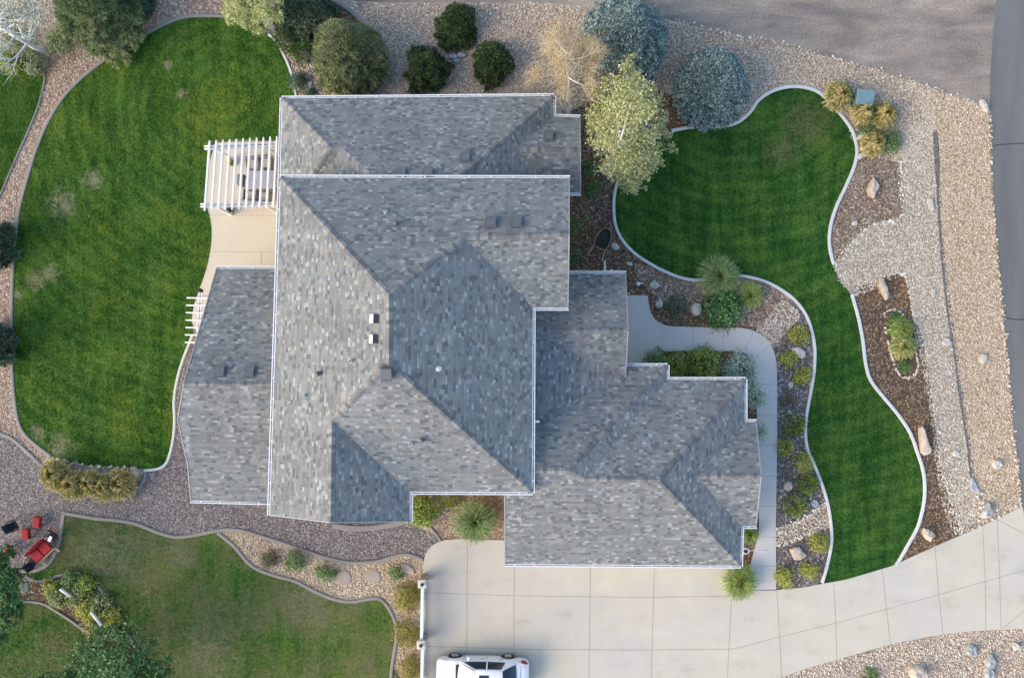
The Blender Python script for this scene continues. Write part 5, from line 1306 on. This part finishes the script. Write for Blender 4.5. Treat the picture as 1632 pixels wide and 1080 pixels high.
for px, py in ((341, 235), (337, 327), (418, 325), (420, 231)):
    b = P(px, py, 2.6)
    mb = MB(); mb.box((b.x, b.y, 1.3), (.12, .12, 2.5)); mb.bbox((b.x, b.y, .13), (.2, .2, .26), .02); mb.build('post', M['white'], pg)
pg2 = thing('pergola', 'narrow white trellis of short slats projecting from under the low roof over the lawn', 'pergola')
for i in range(7):
    y = 474.5 + 11.8 * i; x = 297 - .45 * i
    mb = MB(); timber(mb, P(x, y, 2.55), P(x + 42, y + .6, 2.55), .07, .14); mb.build('slat', M['white'], pg2)
for dx in (0, 3.6):
    mb = MB(); timber(mb, P(317.5 + dx, 466, 2.42), P(313 + dx, 552, 2.42), .06, .17); mb.build('beam', M['white'], pg2)
for px, py in ((319, 471), (315, 545)):
    b = P(px, py, 2.4); mb = MB(); mb.box((b.x, b.y, 1.2), (.12, .12, 2.3)); mb.build('post', M['white'], pg2)
lp = P(322, 469, 1.9)
mb = MB(); mb.lathe((0, 0, 0), [(0, .0), (.09, .02), (.11, .16), (.14, .2), (.03, .3), (0, .3)], 10); o = mb.build('lantern', M['dark']); o.location = (lp.x, lp.y + .16, 1.9)
tag(o, 'small dark lantern on the end post of the narrow trellis', 'lantern')

# patio furniture under the slats
M['wicker'] = mat_plain('grey_wicker', (.27, .26, .25), .85, .2, .3, 30, .5)
M['cushion'] = mat_plain('beige_cushion', (.50, .46, .41), .9, .1, .1, 5, .2)
M['tabletop'] = mat_plain('pale_grey_table_top', (.42, .41, .43), .35, .4, .1)
M['pot'] = mat_plain('olive_pot', (.20, .19, .10), .6, .3, .15)
def patio_chair(px, py, rz, label, key='wicker'):
    p = P(px, py, .5); r = thing('patio_chair', label, 'chair', (p.x, p.y, 0), rz, 'wicker patio chairs')
    mb = MB(); mb.bbox((0, 0, .38), (.62, .6, .10), .03); mb.build('seat', M[key], r)
    mb = MB(); mb.bbox((0, .02, .48), (.50, .50, .10), .04); mb.build('cushion', M['cushion'], r)
    mb = MB(); mb.bbox((0, .31, .62), (.62, .09, .52), .03); mb.build('backrest', M[key], r)
    for s in (-1, 1):
        mb = MB(); mb.bbox((s * .33, .0, .50), (.08, .62, .26), .025); mb.build('armrest', M[key], r)
        for t_ in (-1, 1):
            mb = MB(); mb.tube((s * .28, t_ * .26, 0), (s * .28, t_ * .26, .36), .025, n=6); mb.build('leg', M['dark'], r)
    return r
patio_chair(423, 260, 0, 'grey wicker chair nearest the house wall above the patio table')
patio_chair(404, 262, .1, 'grey wicker chair on the upper left of the patio table')
patio_chair(420, 313, math.pi, 'grey wicker chair nearest the house wall below the patio table')
patio_chair(399, 311, math.pi - .1, 'pale cushioned wicker chair on the lower left of the patio table')
p = P(415, 286, .72); tb = thing('patio_table', 'pale grey rectangular patio table under the white pergola', 'table', (p.x, p.y, 0))
mb = MB(); mb.bbox((0, 0, .72), (1.5, .95, .05), .03); mb.build('table_top', M['tabletop'], tb)
for sx in (-.62, .62):
    for sy in (-.36, .36):
        mb = MB(); mb.tube((sx, sy, 0), (sx, sy, .69), .035, n=8); mb.build('leg', M['dark'], tb)
p = P(387, 289, .5); gr = thing('grill', 'dark rectangular grill left of the patio table', 'grill', (p.x, p.y, 0), -.08)
mb = MB(); mb.bbox((0, 0, .72), (.34, .62, .22), .03); mb.bbox((0, 0, .90), (.32, .58, .14), .06); mb.build('body', M['greymetal'], gr)
mb = MB(); mb.tube((-.2, -.22, .86), (-.2, .22, .86), .015); mb.build('handle', M['galv'], gr)
for sx in (-.13, .13):
    for sy in (-.25, .25):
        mb = MB(); mb.tube((sx, sy, 0), (sx, sy, .62), .02, n=6); mb.build('leg', M['dark'], gr)
def planter(px, py, r, label, sq=False):
    p = P(px, py, .4); o = thing('planter', label, 'planter', (p.x, p.y, 0))
    mb = MB(); R = r / 30
    mb.lathe((0, 0, 0), [(0, 0), (R * .7, 0), (R, .40), (R * 1.05, .42), (R * .9, .42), (R * .86, .34), (0, .34)], 6 if sq else 16, smooth=False); mb.build('pot', M['pot'], o)
    n = 120; C = RNG.normal(0, .08, (n, 3)) + np.array([0, 0, .44]); np_mesh('foliage', leaf_quads(C, unit(RNG.normal(0, .6, (n, 3)) + np.array([0, 0, .6])), .09, .06), 4, M['shrubgold' if sq else 'darkgreen'], o)
planter(367, 259, 5, 'olive hexagonal planter between the pergola slats', True)
planter(364, 333, 6, 'dark round planter at the lower pergola beam')

# ------------------------------------------------------------------ seats by the gravel
M['red'] = mat_plain('red_cushion', (.33, .022, .028), .75, .25, .12, 6, .2)
M['wood'] = mat_plain('pale_timber', (.55, .42, .28), .7, .3, .15, 8, .2)
M['blackcloth'] = mat_plain('black_fabric', (.022, .023, .028), .8, .2, .25, 10, .3)
M['greenplastic'] = mat_plain('green_plastic', (.075, .12, .10), .5, .4, .1)
def red_stool(px, py, rz, label):
    p = P(px, py, .45); r = thing('stool', label, 'stool', (p.x, p.y, 0), rz, 'red cushioned stools on the gravel')
    mb = MB(); mb.bbox((0, 0, .42), (.40, .58, .14), .05); mb.build('cushion', M['red'], r)
    mb = MB(); mb.bbox((0, 0, .31), (.38, .55, .07), .02); mb.build('frame', M['dark'], r)
    for sx in (-.15, .15):
        for sy in (-.23, .23):
            mb = MB(); mb.tube((sx, sy, 0), (sx, sy, .29), .022, n=6); mb.build('leg', M['dark'], r)
red_stool(58, 832, -.06, 'red stool nearest the gravel kerb, topmost of three')
red_stool(40, 851, .08, 'red stool in the middle, right of the black camp chair')
red_stool(13, 879, .15, 'red stool half hidden by the leafy tree at the left edge')
p = P(65, 878, .45); bn = thing('bench', 'red cushioned bench with pale timber frame by the curved kerb', 'bench', (p.x, p.y, 0), math.radians(45))
mb = MB(); mb.bbox((-.29, 0, .44), (.55, .62, .13), .04); mb.bbox((.29, 0, .44), (.55, .62, .13), .04); mb.build('seat', M['red'], bn)
mb = MB(); mb.bbox((0, .34, .62), (1.15, .12, .42), .04); mb.build('backrest', M['red'], bn)
mb = MB(); mb.box((0, -.36, .34), (1.05, .07, .09)); mb.build('frame', M['wood'], bn)
for sx in (-.5, .5):
    mb = MB(); mb.box((sx, -.46, .20), (.09, .34, .07), M=Matrix.Rotation(.35, 3, 'X')); mb.build('leg', M['wood'], bn)
    mb = MB(); mb.box((sx, .26, .17), (.07, .07, .34)); mb.build('leg', M['wood'], bn)
def camp_chair(px, py, rz, label, cup=False):
    p = P(px, py, .5); r = thing('camp_chair', label, 'chair', (p.x, p.y, 0), rz, 'black folding camp chairs on the gravel'); r.scale = (.85, .85, .95)
    mb = MB()
    vs = [(-.27, -.25, .42), (.27, -.25, .42), (.24, 0, .37), (-.24, 0, .37), (.26, .22, .42), (-.26, .22, .42)]
    vs += [(x, y, z - .025) for x, y, z in vs]
    mb.add(vs, [(0, 1, 2, 3), (3, 2, 4, 5), (9, 8, 7, 6), (11, 10, 8, 9), (0, 6, 7, 1), (5, 4, 10, 11)]); mb.build('seat', M['blackcloth'], r)
    mb = MB(); mb.add([(-.27, .20, .43), (.27, .20, .43), (.25, .36, .82), (-.25, .36, .82), (-.27, .23, .42), (.27, .23, .42), (.25, .385, .82), (-.25, .385, .82)], [(0, 1, 2, 3), (7, 6, 5, 4), (3, 2, 6, 7), (0, 4, 5, 1), (0, 3, 7, 4), (1, 5, 6, 2)]); mb.build('backrest', M['blackcloth'], r)
    for s in (-1, 1):
        mb = MB(); mb.path([(s * .30, -.36, .58), (s * .33, -.1, .60), (s * .31, .24, .58)], .028, 6); mb.build('armrest', M['blackcloth'], r)
        mb = MB(); mb.path([(s * .30, -.34, .58), (s * .34, .30, .01)], .014, 5); mb.build('leg', M['dark'], r)
        mb = MB(); mb.path([(s * .27, .37, .82), (s * .30, .22, .44), (s * .36, -.38, .01)], .014, 5); mb.build('leg', M['dark'], r)
    return r
camp_chair(19, 838, 2.1, 'black camp chair facing away near the left edge, left of the red stools')
c2 = camp_chair(82, 854, -.6, 'black camp chair with a white towel beside the red bench')
camp_chair(49, 898, 2.6, 'black camp chair between the red bench and the leafy tree')
p = P(80, 858, .6); mb = MB(); mb.bbox((0, 0, 0), (.17, .30, .03), .01); o = mb.build('towel', M['white']); o.location = (p.x, p.y, .62); o.rotation_euler = (0.1, 0, -.5)
tag(o, 'folded white towel lying on the camp chair by the red bench', 'towel')
p = P(36, 938, .6); gc = thing('garden_chair', 'green plastic garden chair with pale legs in front of the leafy tree', 'chair', (p.x, p.y, 0), .05)
mb = MB(); mb.bbox((0, .05, .42), (.50, .55, .05), .02); mb.build('seat', M['greenplastic'], gc)
mb = MB(); mb.bbox((0, .36, .66), (.50, .06, .50), .02, M=Matrix.Rotation(-.2, 3, 'X')); mb.build('backrest', M['greenplastic'], gc)
for s in (-1, 1):
    mb = MB(); mb.bbox((s * .28, .06, .62), (.06, .5, .04), .015); mb.build('armrest', M['greenplastic'], gc)
    mb = MB(); mb.tube((s * .24, -.42, .02), (s * .24, -.18, .42), .025, n=6); mb.build('leg', M['white'], gc)
    mb = MB(); mb.tube((s * .24, .42, .02), (s * .24, .28, .42), .025, n=6); mb.build('leg', M['white'], gc)
for (a, b, lb) in (((96, 938), (113, 950), 'white pipe lying across the vegetable plants, nearer the green chair'), ((145, 974), (162, 996), 'white pipe lying in the vegetable plants, lower of two')):
    p, q = P(*a, .55), P(*b, .5); mb = MB(); mb.tube(p, q, .075, n=10); tag(mb.build('pipe', M['white']), lb, 'pipe')

# ------------------------------------------------------------------ fence by the driveway
fn = thing('fence', 'white rail fence with square capped posts along the left of the driveway', 'fence')
M['postcap'] = mat_plain('post_cap_stone', (.62, .58, .51), .85, .2, .1)
for py in (930.5, 1027.5, 1124):
    b = P(673 - (py - 930) * .02, py, 1.25)
    mb = MB(); mb.bbox((b.x, b.y, .58), (.34, .34, 1.16), .01); po = mb.build('post', M['stone'], fn)
    mb = MB(); mb.bbox((b.x, b.y, 1.20), (.44, .44, .09), .03); mb.build('cap', M['postcap'], po)
    mb = MB(); mb.lathe((b.x, b.y, 1.245), [(.0, .0), (.07, 0), (.05, .04), (.085, .09), (.075, .16), (0, .2)], 12); mb.build('finial', M['dark'], po)
for y0, y1 in ((937.5, 1020.5), (1034.5, 1117)):
    for z, w, h in ((1.02, .15, .06), (.22, .06, .09), (.80, .06, .09)):
        p, q = P(673, y0, 1.02), P(671.5, y1, 1.02); p.z = q.z = z
        mb = MB(); timber(mb, p, q, w, h); mb.build('rail', M['white'], fn)
    mb = MB(); p, q = P(673, y0, 1.02), P(671.5, y1, 1.02); n = 22
    for i in range(n):
        t_ = (i + .5) / n; c = p.lerp(q, t_); mb.box((c.x, c.y, .56), (.04, .035, .80))
    mb.build('pickets', M['white'], fn)

# ------------------------------------------------------------------ utility box, lid, wheelbarrow, hose
M['utility'] = mat_plain('blue_green_steel', (.17, .27, .29), .5, .4, .08, 3)
p = P(1379, 155, .8); ub = thing('utility_box', 'blue green steel utility box on a pale pad among golden grasses', 'utility box', (p.x, p.y, 0), -.12)
mb = MB(); mb.bbox((0, 0, .40), (.86, .72, .80), .03); mb.build('cabinet', M['utility'], ub)
mb = MB(); mb.bbox((0, 0, .83), (.92, .78, .06), .03); mb.build('lid', M['utility'], ub)
mb = MB(); mb.bbox((-.25, .02, .05), (1.5, .95, .10), .02); mb.build('pad', M['postcap'], ub)
mb = MB(); mb.tube((.05, -.38, .5), (.05, -.42, .5), .03); mb.build('latch', M['dark'], ub)
mb = MB(); mb.bbox((0, 0, .05), (.30, .40, .10), .015); o = mb.build('valve_box', M['postcap']); p = P(493, 137); o.location = (p.x, p.y, 0)
tag(o, 'small square pale lid in the rocks by the roof corner', 'valve box')
p = P(961, 381, .5); wb = thing('wheelbarrow', 'dark wheelbarrow with reddish rusty tray holding soil in the brown bed', 'wheelbarrow', (p.x, p.y, 0), math.radians(-24)); wb.scale = (1.18, 1.18, 1.1)
M['rust'] = mat_plain('rusty_red_steel', (.13, .055, .045), .7, .3, .35, 8, .3)
M['rim'] = mat_plain('worn_rim', (.30, .24, .19), .6, .3, .25)
M['soil'] = mat_plain('dark_soil', (.035, .045, .04), .95, .1, .4, 14, .8)
def tray_ring(s, z):
    return [V3((x * s, y * s, z)) for x, y in ((-.30, -.42), (-.18, -.48), (.18, -.48), (.30, -.42), (.33, -.1), (.26, .28), (.14, .48), (-.14, .48), (-.26, .28), (-.33, -.1))]
mb = MB(); r0, r1, r2 = tray_ring(.62, .34), tray_ring(1.0, .64), tray_ring(.95, .645)
r3 = tray_ring(.62, .36); n = 10
vs = r0 + r1 + r2 + r3; fs = [tuple(reversed(range(10)))]
for k in range(3): fs += [(k * n + i, k * n + (i + 1) % n, (k + 1) * n + (i + 1) % n, (k + 1) * n + i) for i in range(n)]
fs.append(tuple(range(30, 40))); mb.add(vs, fs); mb.build('tray', M['rust'], wb)
mb = MB(); q = tray_ring(1.0, .645); mb.path(q + [q[0]], .018, 6); mb.build('rim', M['rim'], wb)
mb = MB(); q = tray_ring(.86, .55); mb.add(q + [V3((0, 0, .60))], [(i, (i + 1) % 10, 10) for i in range(10)], 0, True); mb.build('soil', M['soil'], wb)
for s in (-1, 1):
    mb = MB(); mb.path([(s * .08, .62, .2), (s * .22, .1, .31), (s * .30, -.5, .5), (s * .33, -.95, .58)], .022, 6); mb.build('handle', M['wood'], wb)
    mb = MB(); mb.path([(s * .22, -.1, .34), (s * .24, -.36, .0)], .016, 6); mb.build('leg', M['dark'], wb)
mb = MB(); mb.lathe((0, .64, .19), [(.05, -.03), (.15, -.045), (.19, -.03), (.19, .03), (.15, .045), (.05, .03)], 18, M=Matrix.Rotation(math.pi / 2, 3, 'Y')); mb.build('wheel', M['dark'], wb)
mb = MB(); mb.path([(-.07, .45, .3), (-.08, .75, .42), (0, .80, .43), (.08, .75, .42), (.07, .45, .3)], .018, 6); mb.build('nose_guard', M['rim'], wb)
mb = MB()
for k in range(3):
    prev = None
    for i in range(15):
        a = i / 14 * 2 * math.pi; v = V3((math.cos(a) * (.22 - .03 * k), math.sin(a) * (.16 - .02 * k), .03 + .035 * k))
        if prev is not None: mb.tube(prev, v, .02, n=6, cap=False)
        prev = v
mb.path([(.2, 0, .03), (.5, .04, .03), (.75, -.02, .08), (.95, .0, .08)], .02, 6); mb.tube((.95, 0, .08), (1.12, .01, .085), .03, .022)
o = mb.build('garden_hose', M['white']); p = P(1188, 877); o.location = (p.x, p.y, 0.0)
tag(o, 'white garden hose coiled between garage corner and walkway', 'hose')
mb = MB(); mb.lathe((0, 0, 0), [(.05, 0), (.05, .3), (.12, .32), (.10, .38), (.0, .4)], 10); mb.tube((0, 0, .36), (.28, .05, .30), .035); o = mb.build('yard_spotlight', M['galv']); p = P(1015, 453); o.location = (p.x, p.y, 0)
tag(o, 'small metal spotlight on a stake in the brown bed by the entry roof', 'spotlight')

# ------------------------------------------------------------------ the car
M['carpaint'] = mat_plain('white_car_paint', (.80, .80, .80), .18, .5, .01)
M['carglass'] = mat_plain('car_glass', (.018, .03, .05), .04, .7, .05)
M['tyre'] = mat_plain('tyre_rubber', (.025, .025, .027), .85, .2, .2)
M['rimmetal'] = mat_plain('alloy_rim', (.55, .55, .56), .3, .6, .05, metal=.8)
M['redlight'] = mat_plain('red_lamp_glass', (.30, .008, .012), .12, .5, .1)
M['clearlight'] = mat_plain('lamp_glass', (.62, .65, .68), .08, .6, .1)
car = thing('parked_car', 'white sedan with dark sunroof parked on the driveway, cut by the bottom edge', 'car', (-1.545, -17.53, .062), math.radians(-.9))
# local x: 0 = front bumper ... 4.85 = rear, shifted to the centre; y>0 = side seen by the camera
CL = 4.85; X0 = -CL / 2
def lerp_tab(tab, x):
    for (x0, *a), (x1, *b) in zip(tab[:-1], tab[1:]):
        if x <= x1:
            t_ = (x - x0) / (x1 - x0); t_ = max(0, t_)
            return [p + (q - p) * t_ for p, q in zip(a, b)]
    return list(tab[-1][1:])
#        x   half-width  z_bottom  z_shoulder(belt/hood edge)  crown(z of centre line)
BODY = [(0.0, .60, .32, .50, .54), (.06, .74, .24, .60, .66), (.22, .83, .20, .70, .76), (.55, .89, .19, .80, .86), (1.0, .915, .20, .90, .96), (1.45, .92, .20, .955, 1.02), (2.4, .925, .20, .96, 1.02), (3.3, .925, .20, .97, 1.03), (3.9, .91, .21, .99, 1.05), (4.35, .88, .24, 1.0, 1.06), (4.65, .82, .28, .98, 1.02), (4.80, .74, .34, .88, .91), (4.85, .62, .42, .72, .74)]
xs = [0, .03, .06, .12, .22, .36, .55, .64, .72, .80, .88, .96, 1.04, 1.12, 1.2, 1.28, 1.45, 1.8, 2.2, 2.6, 3.0, 3.3, 3.4, 3.48, 3.56, 3.64, 3.72, 3.8, 3.88, 3.96, 4.04, 4.12, 4.35, 4.5, 4.65, 4.74, 4.80, 4.85]
WX = (.96, 3.76); WR = .335
def arch(x):
    """height of the wheel opening at x"""
    for w in WX:
        d = abs(x - w)
        if d < WR + .07: return .0 + math.sqrt(max(0, (WR + .07) ** 2 - d * d)) + WR - .02
    return 0
mb = MB(); ring = []
for x in xs:
    hw, zb, zs, zc = lerp_tab(BODY, x)
    za = max(zb, arch(x))
    prof = [(hw * .93, za), (hw * .985, max(za + .01, zb + (zs - zb) * .25)), (hw, max(za + .02, zb + (zs - zb) * .55)), (hw * .975, max(za + .03, zb + (zs - zb) * .82)), (hw * .945, max(za + .04, zs - .03)), (hw * .90, zs + .012), (hw * .6, zs + (zc - zs) * .72), (hw * .25, zc - .004), (0, zc)]
    row = [V3((X0 + x, y, z)) for y, z in prof] + [V3((X0 + x, -y, z)) for y, z in reversed(prof[:-1])]
    ring.append(row)
k = len(ring[0]); vs = [v for r in ring for v in r]; fs = []
for i in range(len(ring) - 1):
    for j in range(k - 1): fs.append((i * k + j, i * k + j + 1, (i + 1) * k + j + 1, (i + 1) * k + j))
fs.append(tuple(range(k))[::-1]); fs.append(tuple((len(ring) - 1) * k + j for j in range(k)))
mb.add([v for v in vs], [tuple(reversed(f)) for f in fs], 0, True)
mb.box((0, 0, .26), (CL - .5, 1.52, .16), mi=1)
mb.build('body', [M['carpaint'], M['dark']], car)
# cabin: pillars and roof as one shell with open window bands filled by panes
#        x   half-width  z at roof line, zbelt
ROOF = [(2.02, .56, 1.41), (2.35, .585, 1.455), (2.9, .585, 1.465), (3.35, .565, 1.43), (3.5, .555, 1.405)]
mb = MB(); rows = []
for x in (2.02, 2.1, 2.2, 2.35, 2.6, 2.9, 3.15, 3.35, 3.5):
    hw, z = lerp_tab(ROOF, x)
    prof = [(hw + .05, z - .075), (hw + .03, z - .03), (hw - .03, z), (hw * .5, z + .022), (0, z + .028)]
    rows.append([V3((X0 + x, y, zz)) for y, zz in prof] + [V3((X0 + x, -y, zz)) for y, zz in reversed(prof[:-1])])
k = len(rows[0]); vs = [v for r in rows for v in r]
fs = [(i * k + j + 1, i * k + j, (i + 1) * k + j, (i + 1) * k + j + 1) for i in range(len(rows) - 1) for j in range(k - 1)]
mb.add(vs, fs, 0, True); mb.build('roof', M['carpaint'], car)
def cp(x, y, z): return V3((X0 + x, y, z))
def panel(name, pts, key, th=.012, parent=car):
    a = [V3(p) for p in pts]; n = (a[1] - a[0]).cross(a[2] - a[0]).normalized()
    c = sum(a, V3()) / len(a)
    if n.dot(c - V3((0, 0, .6))) < 0: a.reverse(); n = -n
    m = len(a); mb = MB()
    mb.add([p + n * th * .5 for p in a] + [p - n * th * .5 for p in a], [tuple(range(m)), tuple(range(2 * m - 1, m - 1, -1))] + [(i, i + m, (i + 1) % m + m, (i + 1) % m) for i in range(m)])
    return mb.build(name, M[key], parent)
def curved_glass(name, xa, za, wa, xb, zb_, wb_, key, bow=.10):
    mb = MB(); rows = []
    for t_ in np.linspace(0, 1, 6):
        x = xa + (xb - xa) * t_; z = za + (zb_ - za) * t_ + .045 * math.sin(math.pi * t_); w = wa + (wb_ - wa) * t_
        sg = -1 if xb > xa else 1
        rows.append([cp(x + sg * bow * (1 - (u) ** 2) * (1 - t_ * .6), w * u, z + .035 * (1 - u * u)) for u in np.linspace(-1, 1, 9)])
    vs = [v for r in rows for v in r]
    fs = [(i * 9 + j, (i + 1) * 9 + j, (i + 1) * 9 + j + 1, i * 9 + j + 1) for i in range(5) for j in range(8)]
    if xb < xa: fs = [tuple(reversed(f)) for f in fs]
    mb.add(vs, fs, 0, True); return mb.build(name, M[key], car)
M['windscreen'] = mat_plain('painted_glare_windscreen', (.50, .55, .58), .03, .8, .03)  # sky glare put into the colour; the glass itself is dark
curved_glass('windshield', 1.26, 1.00, .78, 2.04, 1.415, .56, 'windscreen')
curved_glass('rear_window', 4.14, 1.07, .74, 3.47, 1.41, .555, 'carglass', .05)
panel('sunroof', [cp(2.28, -.36, 1.474), cp(2.78, -.36, 1.487), cp(2.78, .36, 1.487), cp(2.28, .36, 1.474)], 'carglass', .03)
mb = MB(); mb.bbox(cp(1.13, 0, 1.0), (.17, 1.36, .04), .012); mb.build('cowl', M['dark'], car)
for s in (1, -1):
    # front side glass, rear side glass, pillars between them
    panel('side_window', [cp(1.52, s * .835, .985), cp(2.62, s * .862, .99), cp(2.62, s * .648, 1.385), cp(2.12, s * .628, 1.345)], 'carglass')
    panel('side_window', [cp(2.72, s * .862, .99), cp(3.62, s * .835, 1.01), cp(3.40, s * .632, 1.352), cp(2.72, s * .648, 1.385)], 'carglass')
    for a, b, w in ((cp(1.30, s * .82, .96), cp(2.07, s * .605, 1.372), .045), (cp(2.67, s * .862, .98), cp(2.67, s * .648, 1.39), .04)):
        mb = MB(); mb.tube(a, b, w, w * .8, 8); mb.build('pillar', M['carpaint'], car)
    panel('pillar', [cp(3.64, s * .838, 1.0), cp(4.18, s * .79, 1.045), cp(3.52, s * .585, 1.385), cp(3.42, s * .628, 1.36)], 'carpaint', .03)
    mb = MB(); mb.bbox(cp(1.72, s * 1.0, .99), (.16, .20, .13), .04); mb.tube(cp(1.72, s * .86, .97), cp(1.72, s * .98, .98), .03); mb.build('mirror', M['carpaint'], car)
    for x in (2.42, 3.36):
        mb = MB(); mb.bbox(cp(x, s * .922, .80), (.20, .035, .035), .01); mb.build('door_handle', M['rimmetal'], car)
    for x in (1.46, 2.66, 3.50):
        mb = MB(); mb.box(cp(x, s * .9205, .62), (.012, .012, .62)); mb.build('door_seam', M['dark'], car)
    for w in WX:
        wl = thing('wheel', None, None); wl.parent = car; wl.location = cp(w, s * .80, WR)
        RX = Matrix.Rotation(-s * math.pi / 2, 3, 'X')
        mb = MB(); mb.lathe((0, 0, 0), [(.20, -.11), (.30, -.11), (WR - .01, -.08), (WR, 0), (WR - .01, .08), (.30, .115), (.235, .11), (.225, .06)], 26, M=RX); mb.build('tyre', M['tyre'], wl)
        mb = MB(); mb.lathe((0, 0, 0), [(.236, .10), (.225, .085), (.21, .05), (.0, .05)], 26, M=RX)
        for i in range(7):
            a = i * 2 * math.pi / 7; d = V3((math.cos(a), math.sin(a), 0))
            mb.tube(RX @ (d * .04 + V3((0, 0, .085))), RX @ (d * .22 + V3((0, 0, .08))), .028, .02, 6)
        mb.lathe((0, 0, 0), [(.06, .07), (.055, .105), (0, .11)], 12, M=RX); mb.build('rim', M['rimmetal'], wl)
    panel('headlight', [cp(.10, s * .50, .655), cp(.30, s * .80, .735), cp(.62, s * .855, .815), cp(.50, s * .74, .83), cp(.20, s * .52, .73)], 'clearlight', .04)
    panel('taillight', [cp(4.45, s * .855, .985), cp(4.70, s * .76, .965), cp(4.80, s * .70, .84), cp(4.66, s * .83, .76), cp(4.44, s * .885, .83)], 'redlight', .05)
mb = MB(); mb.bbox(cp(.05, 0, .45), (.06, .9, .16), .02); mb.build('grille', M['dark'], car)
mb = MB(); mb.box(cp(4.40, 0, 1.066), (.012, 1.3, .012)); mb.build('boot_seam', M['dark'], car)
mb = MB(); mb.bbox(cp(4.845, 0, .62), (.03, .5, .13), .01); mb.build('number_plate', M['white'], car)

# labels for the uncountable masses
lab = {'river_rock': ['pinkish river rock spread over the beds'], 'tan_gravel': [], 'grey_gravel': []}
seen = {}
desc = {'river_rock': ['grey and tan river rock covering the bed along the dirt track', 'pinkish river rock in the band left of the backyard lawn', 'river rock between the backyard lawn and the olive pine', 'river rock in the two bands crossing the chip strip'],
        'tan_gravel': ['tan gravel shoulder along the asphalt road', 'tan gravel bed between the dry lawn and the grey drive', 'tan gravel below the driveway in the bottom right corner'],
        'swale_stones': ['pale whitish stones filling the swale'], 'grey_gravel': ['grey purple crushed gravel of the side drive'], 'wood_chips': ['brown and grey wood chips in the mulch beds']}
for o in list(COL.objects):
    if o.get('kind') == 'stuff' and 'label' not in o:
        b = o.name.split('.')[0]; i = seen.get(b, 0); seen[b] = i + 1
        L = desc.get(b)
        o['label'] = L[i % len(L)] if L else 'row of pale stones edging a bed'
        o['category'] = 'gravel' if b != 'edging_stones' else 'edging stones'
        if b == 'edging_stones': o['group'] = 'rows of edging stones'
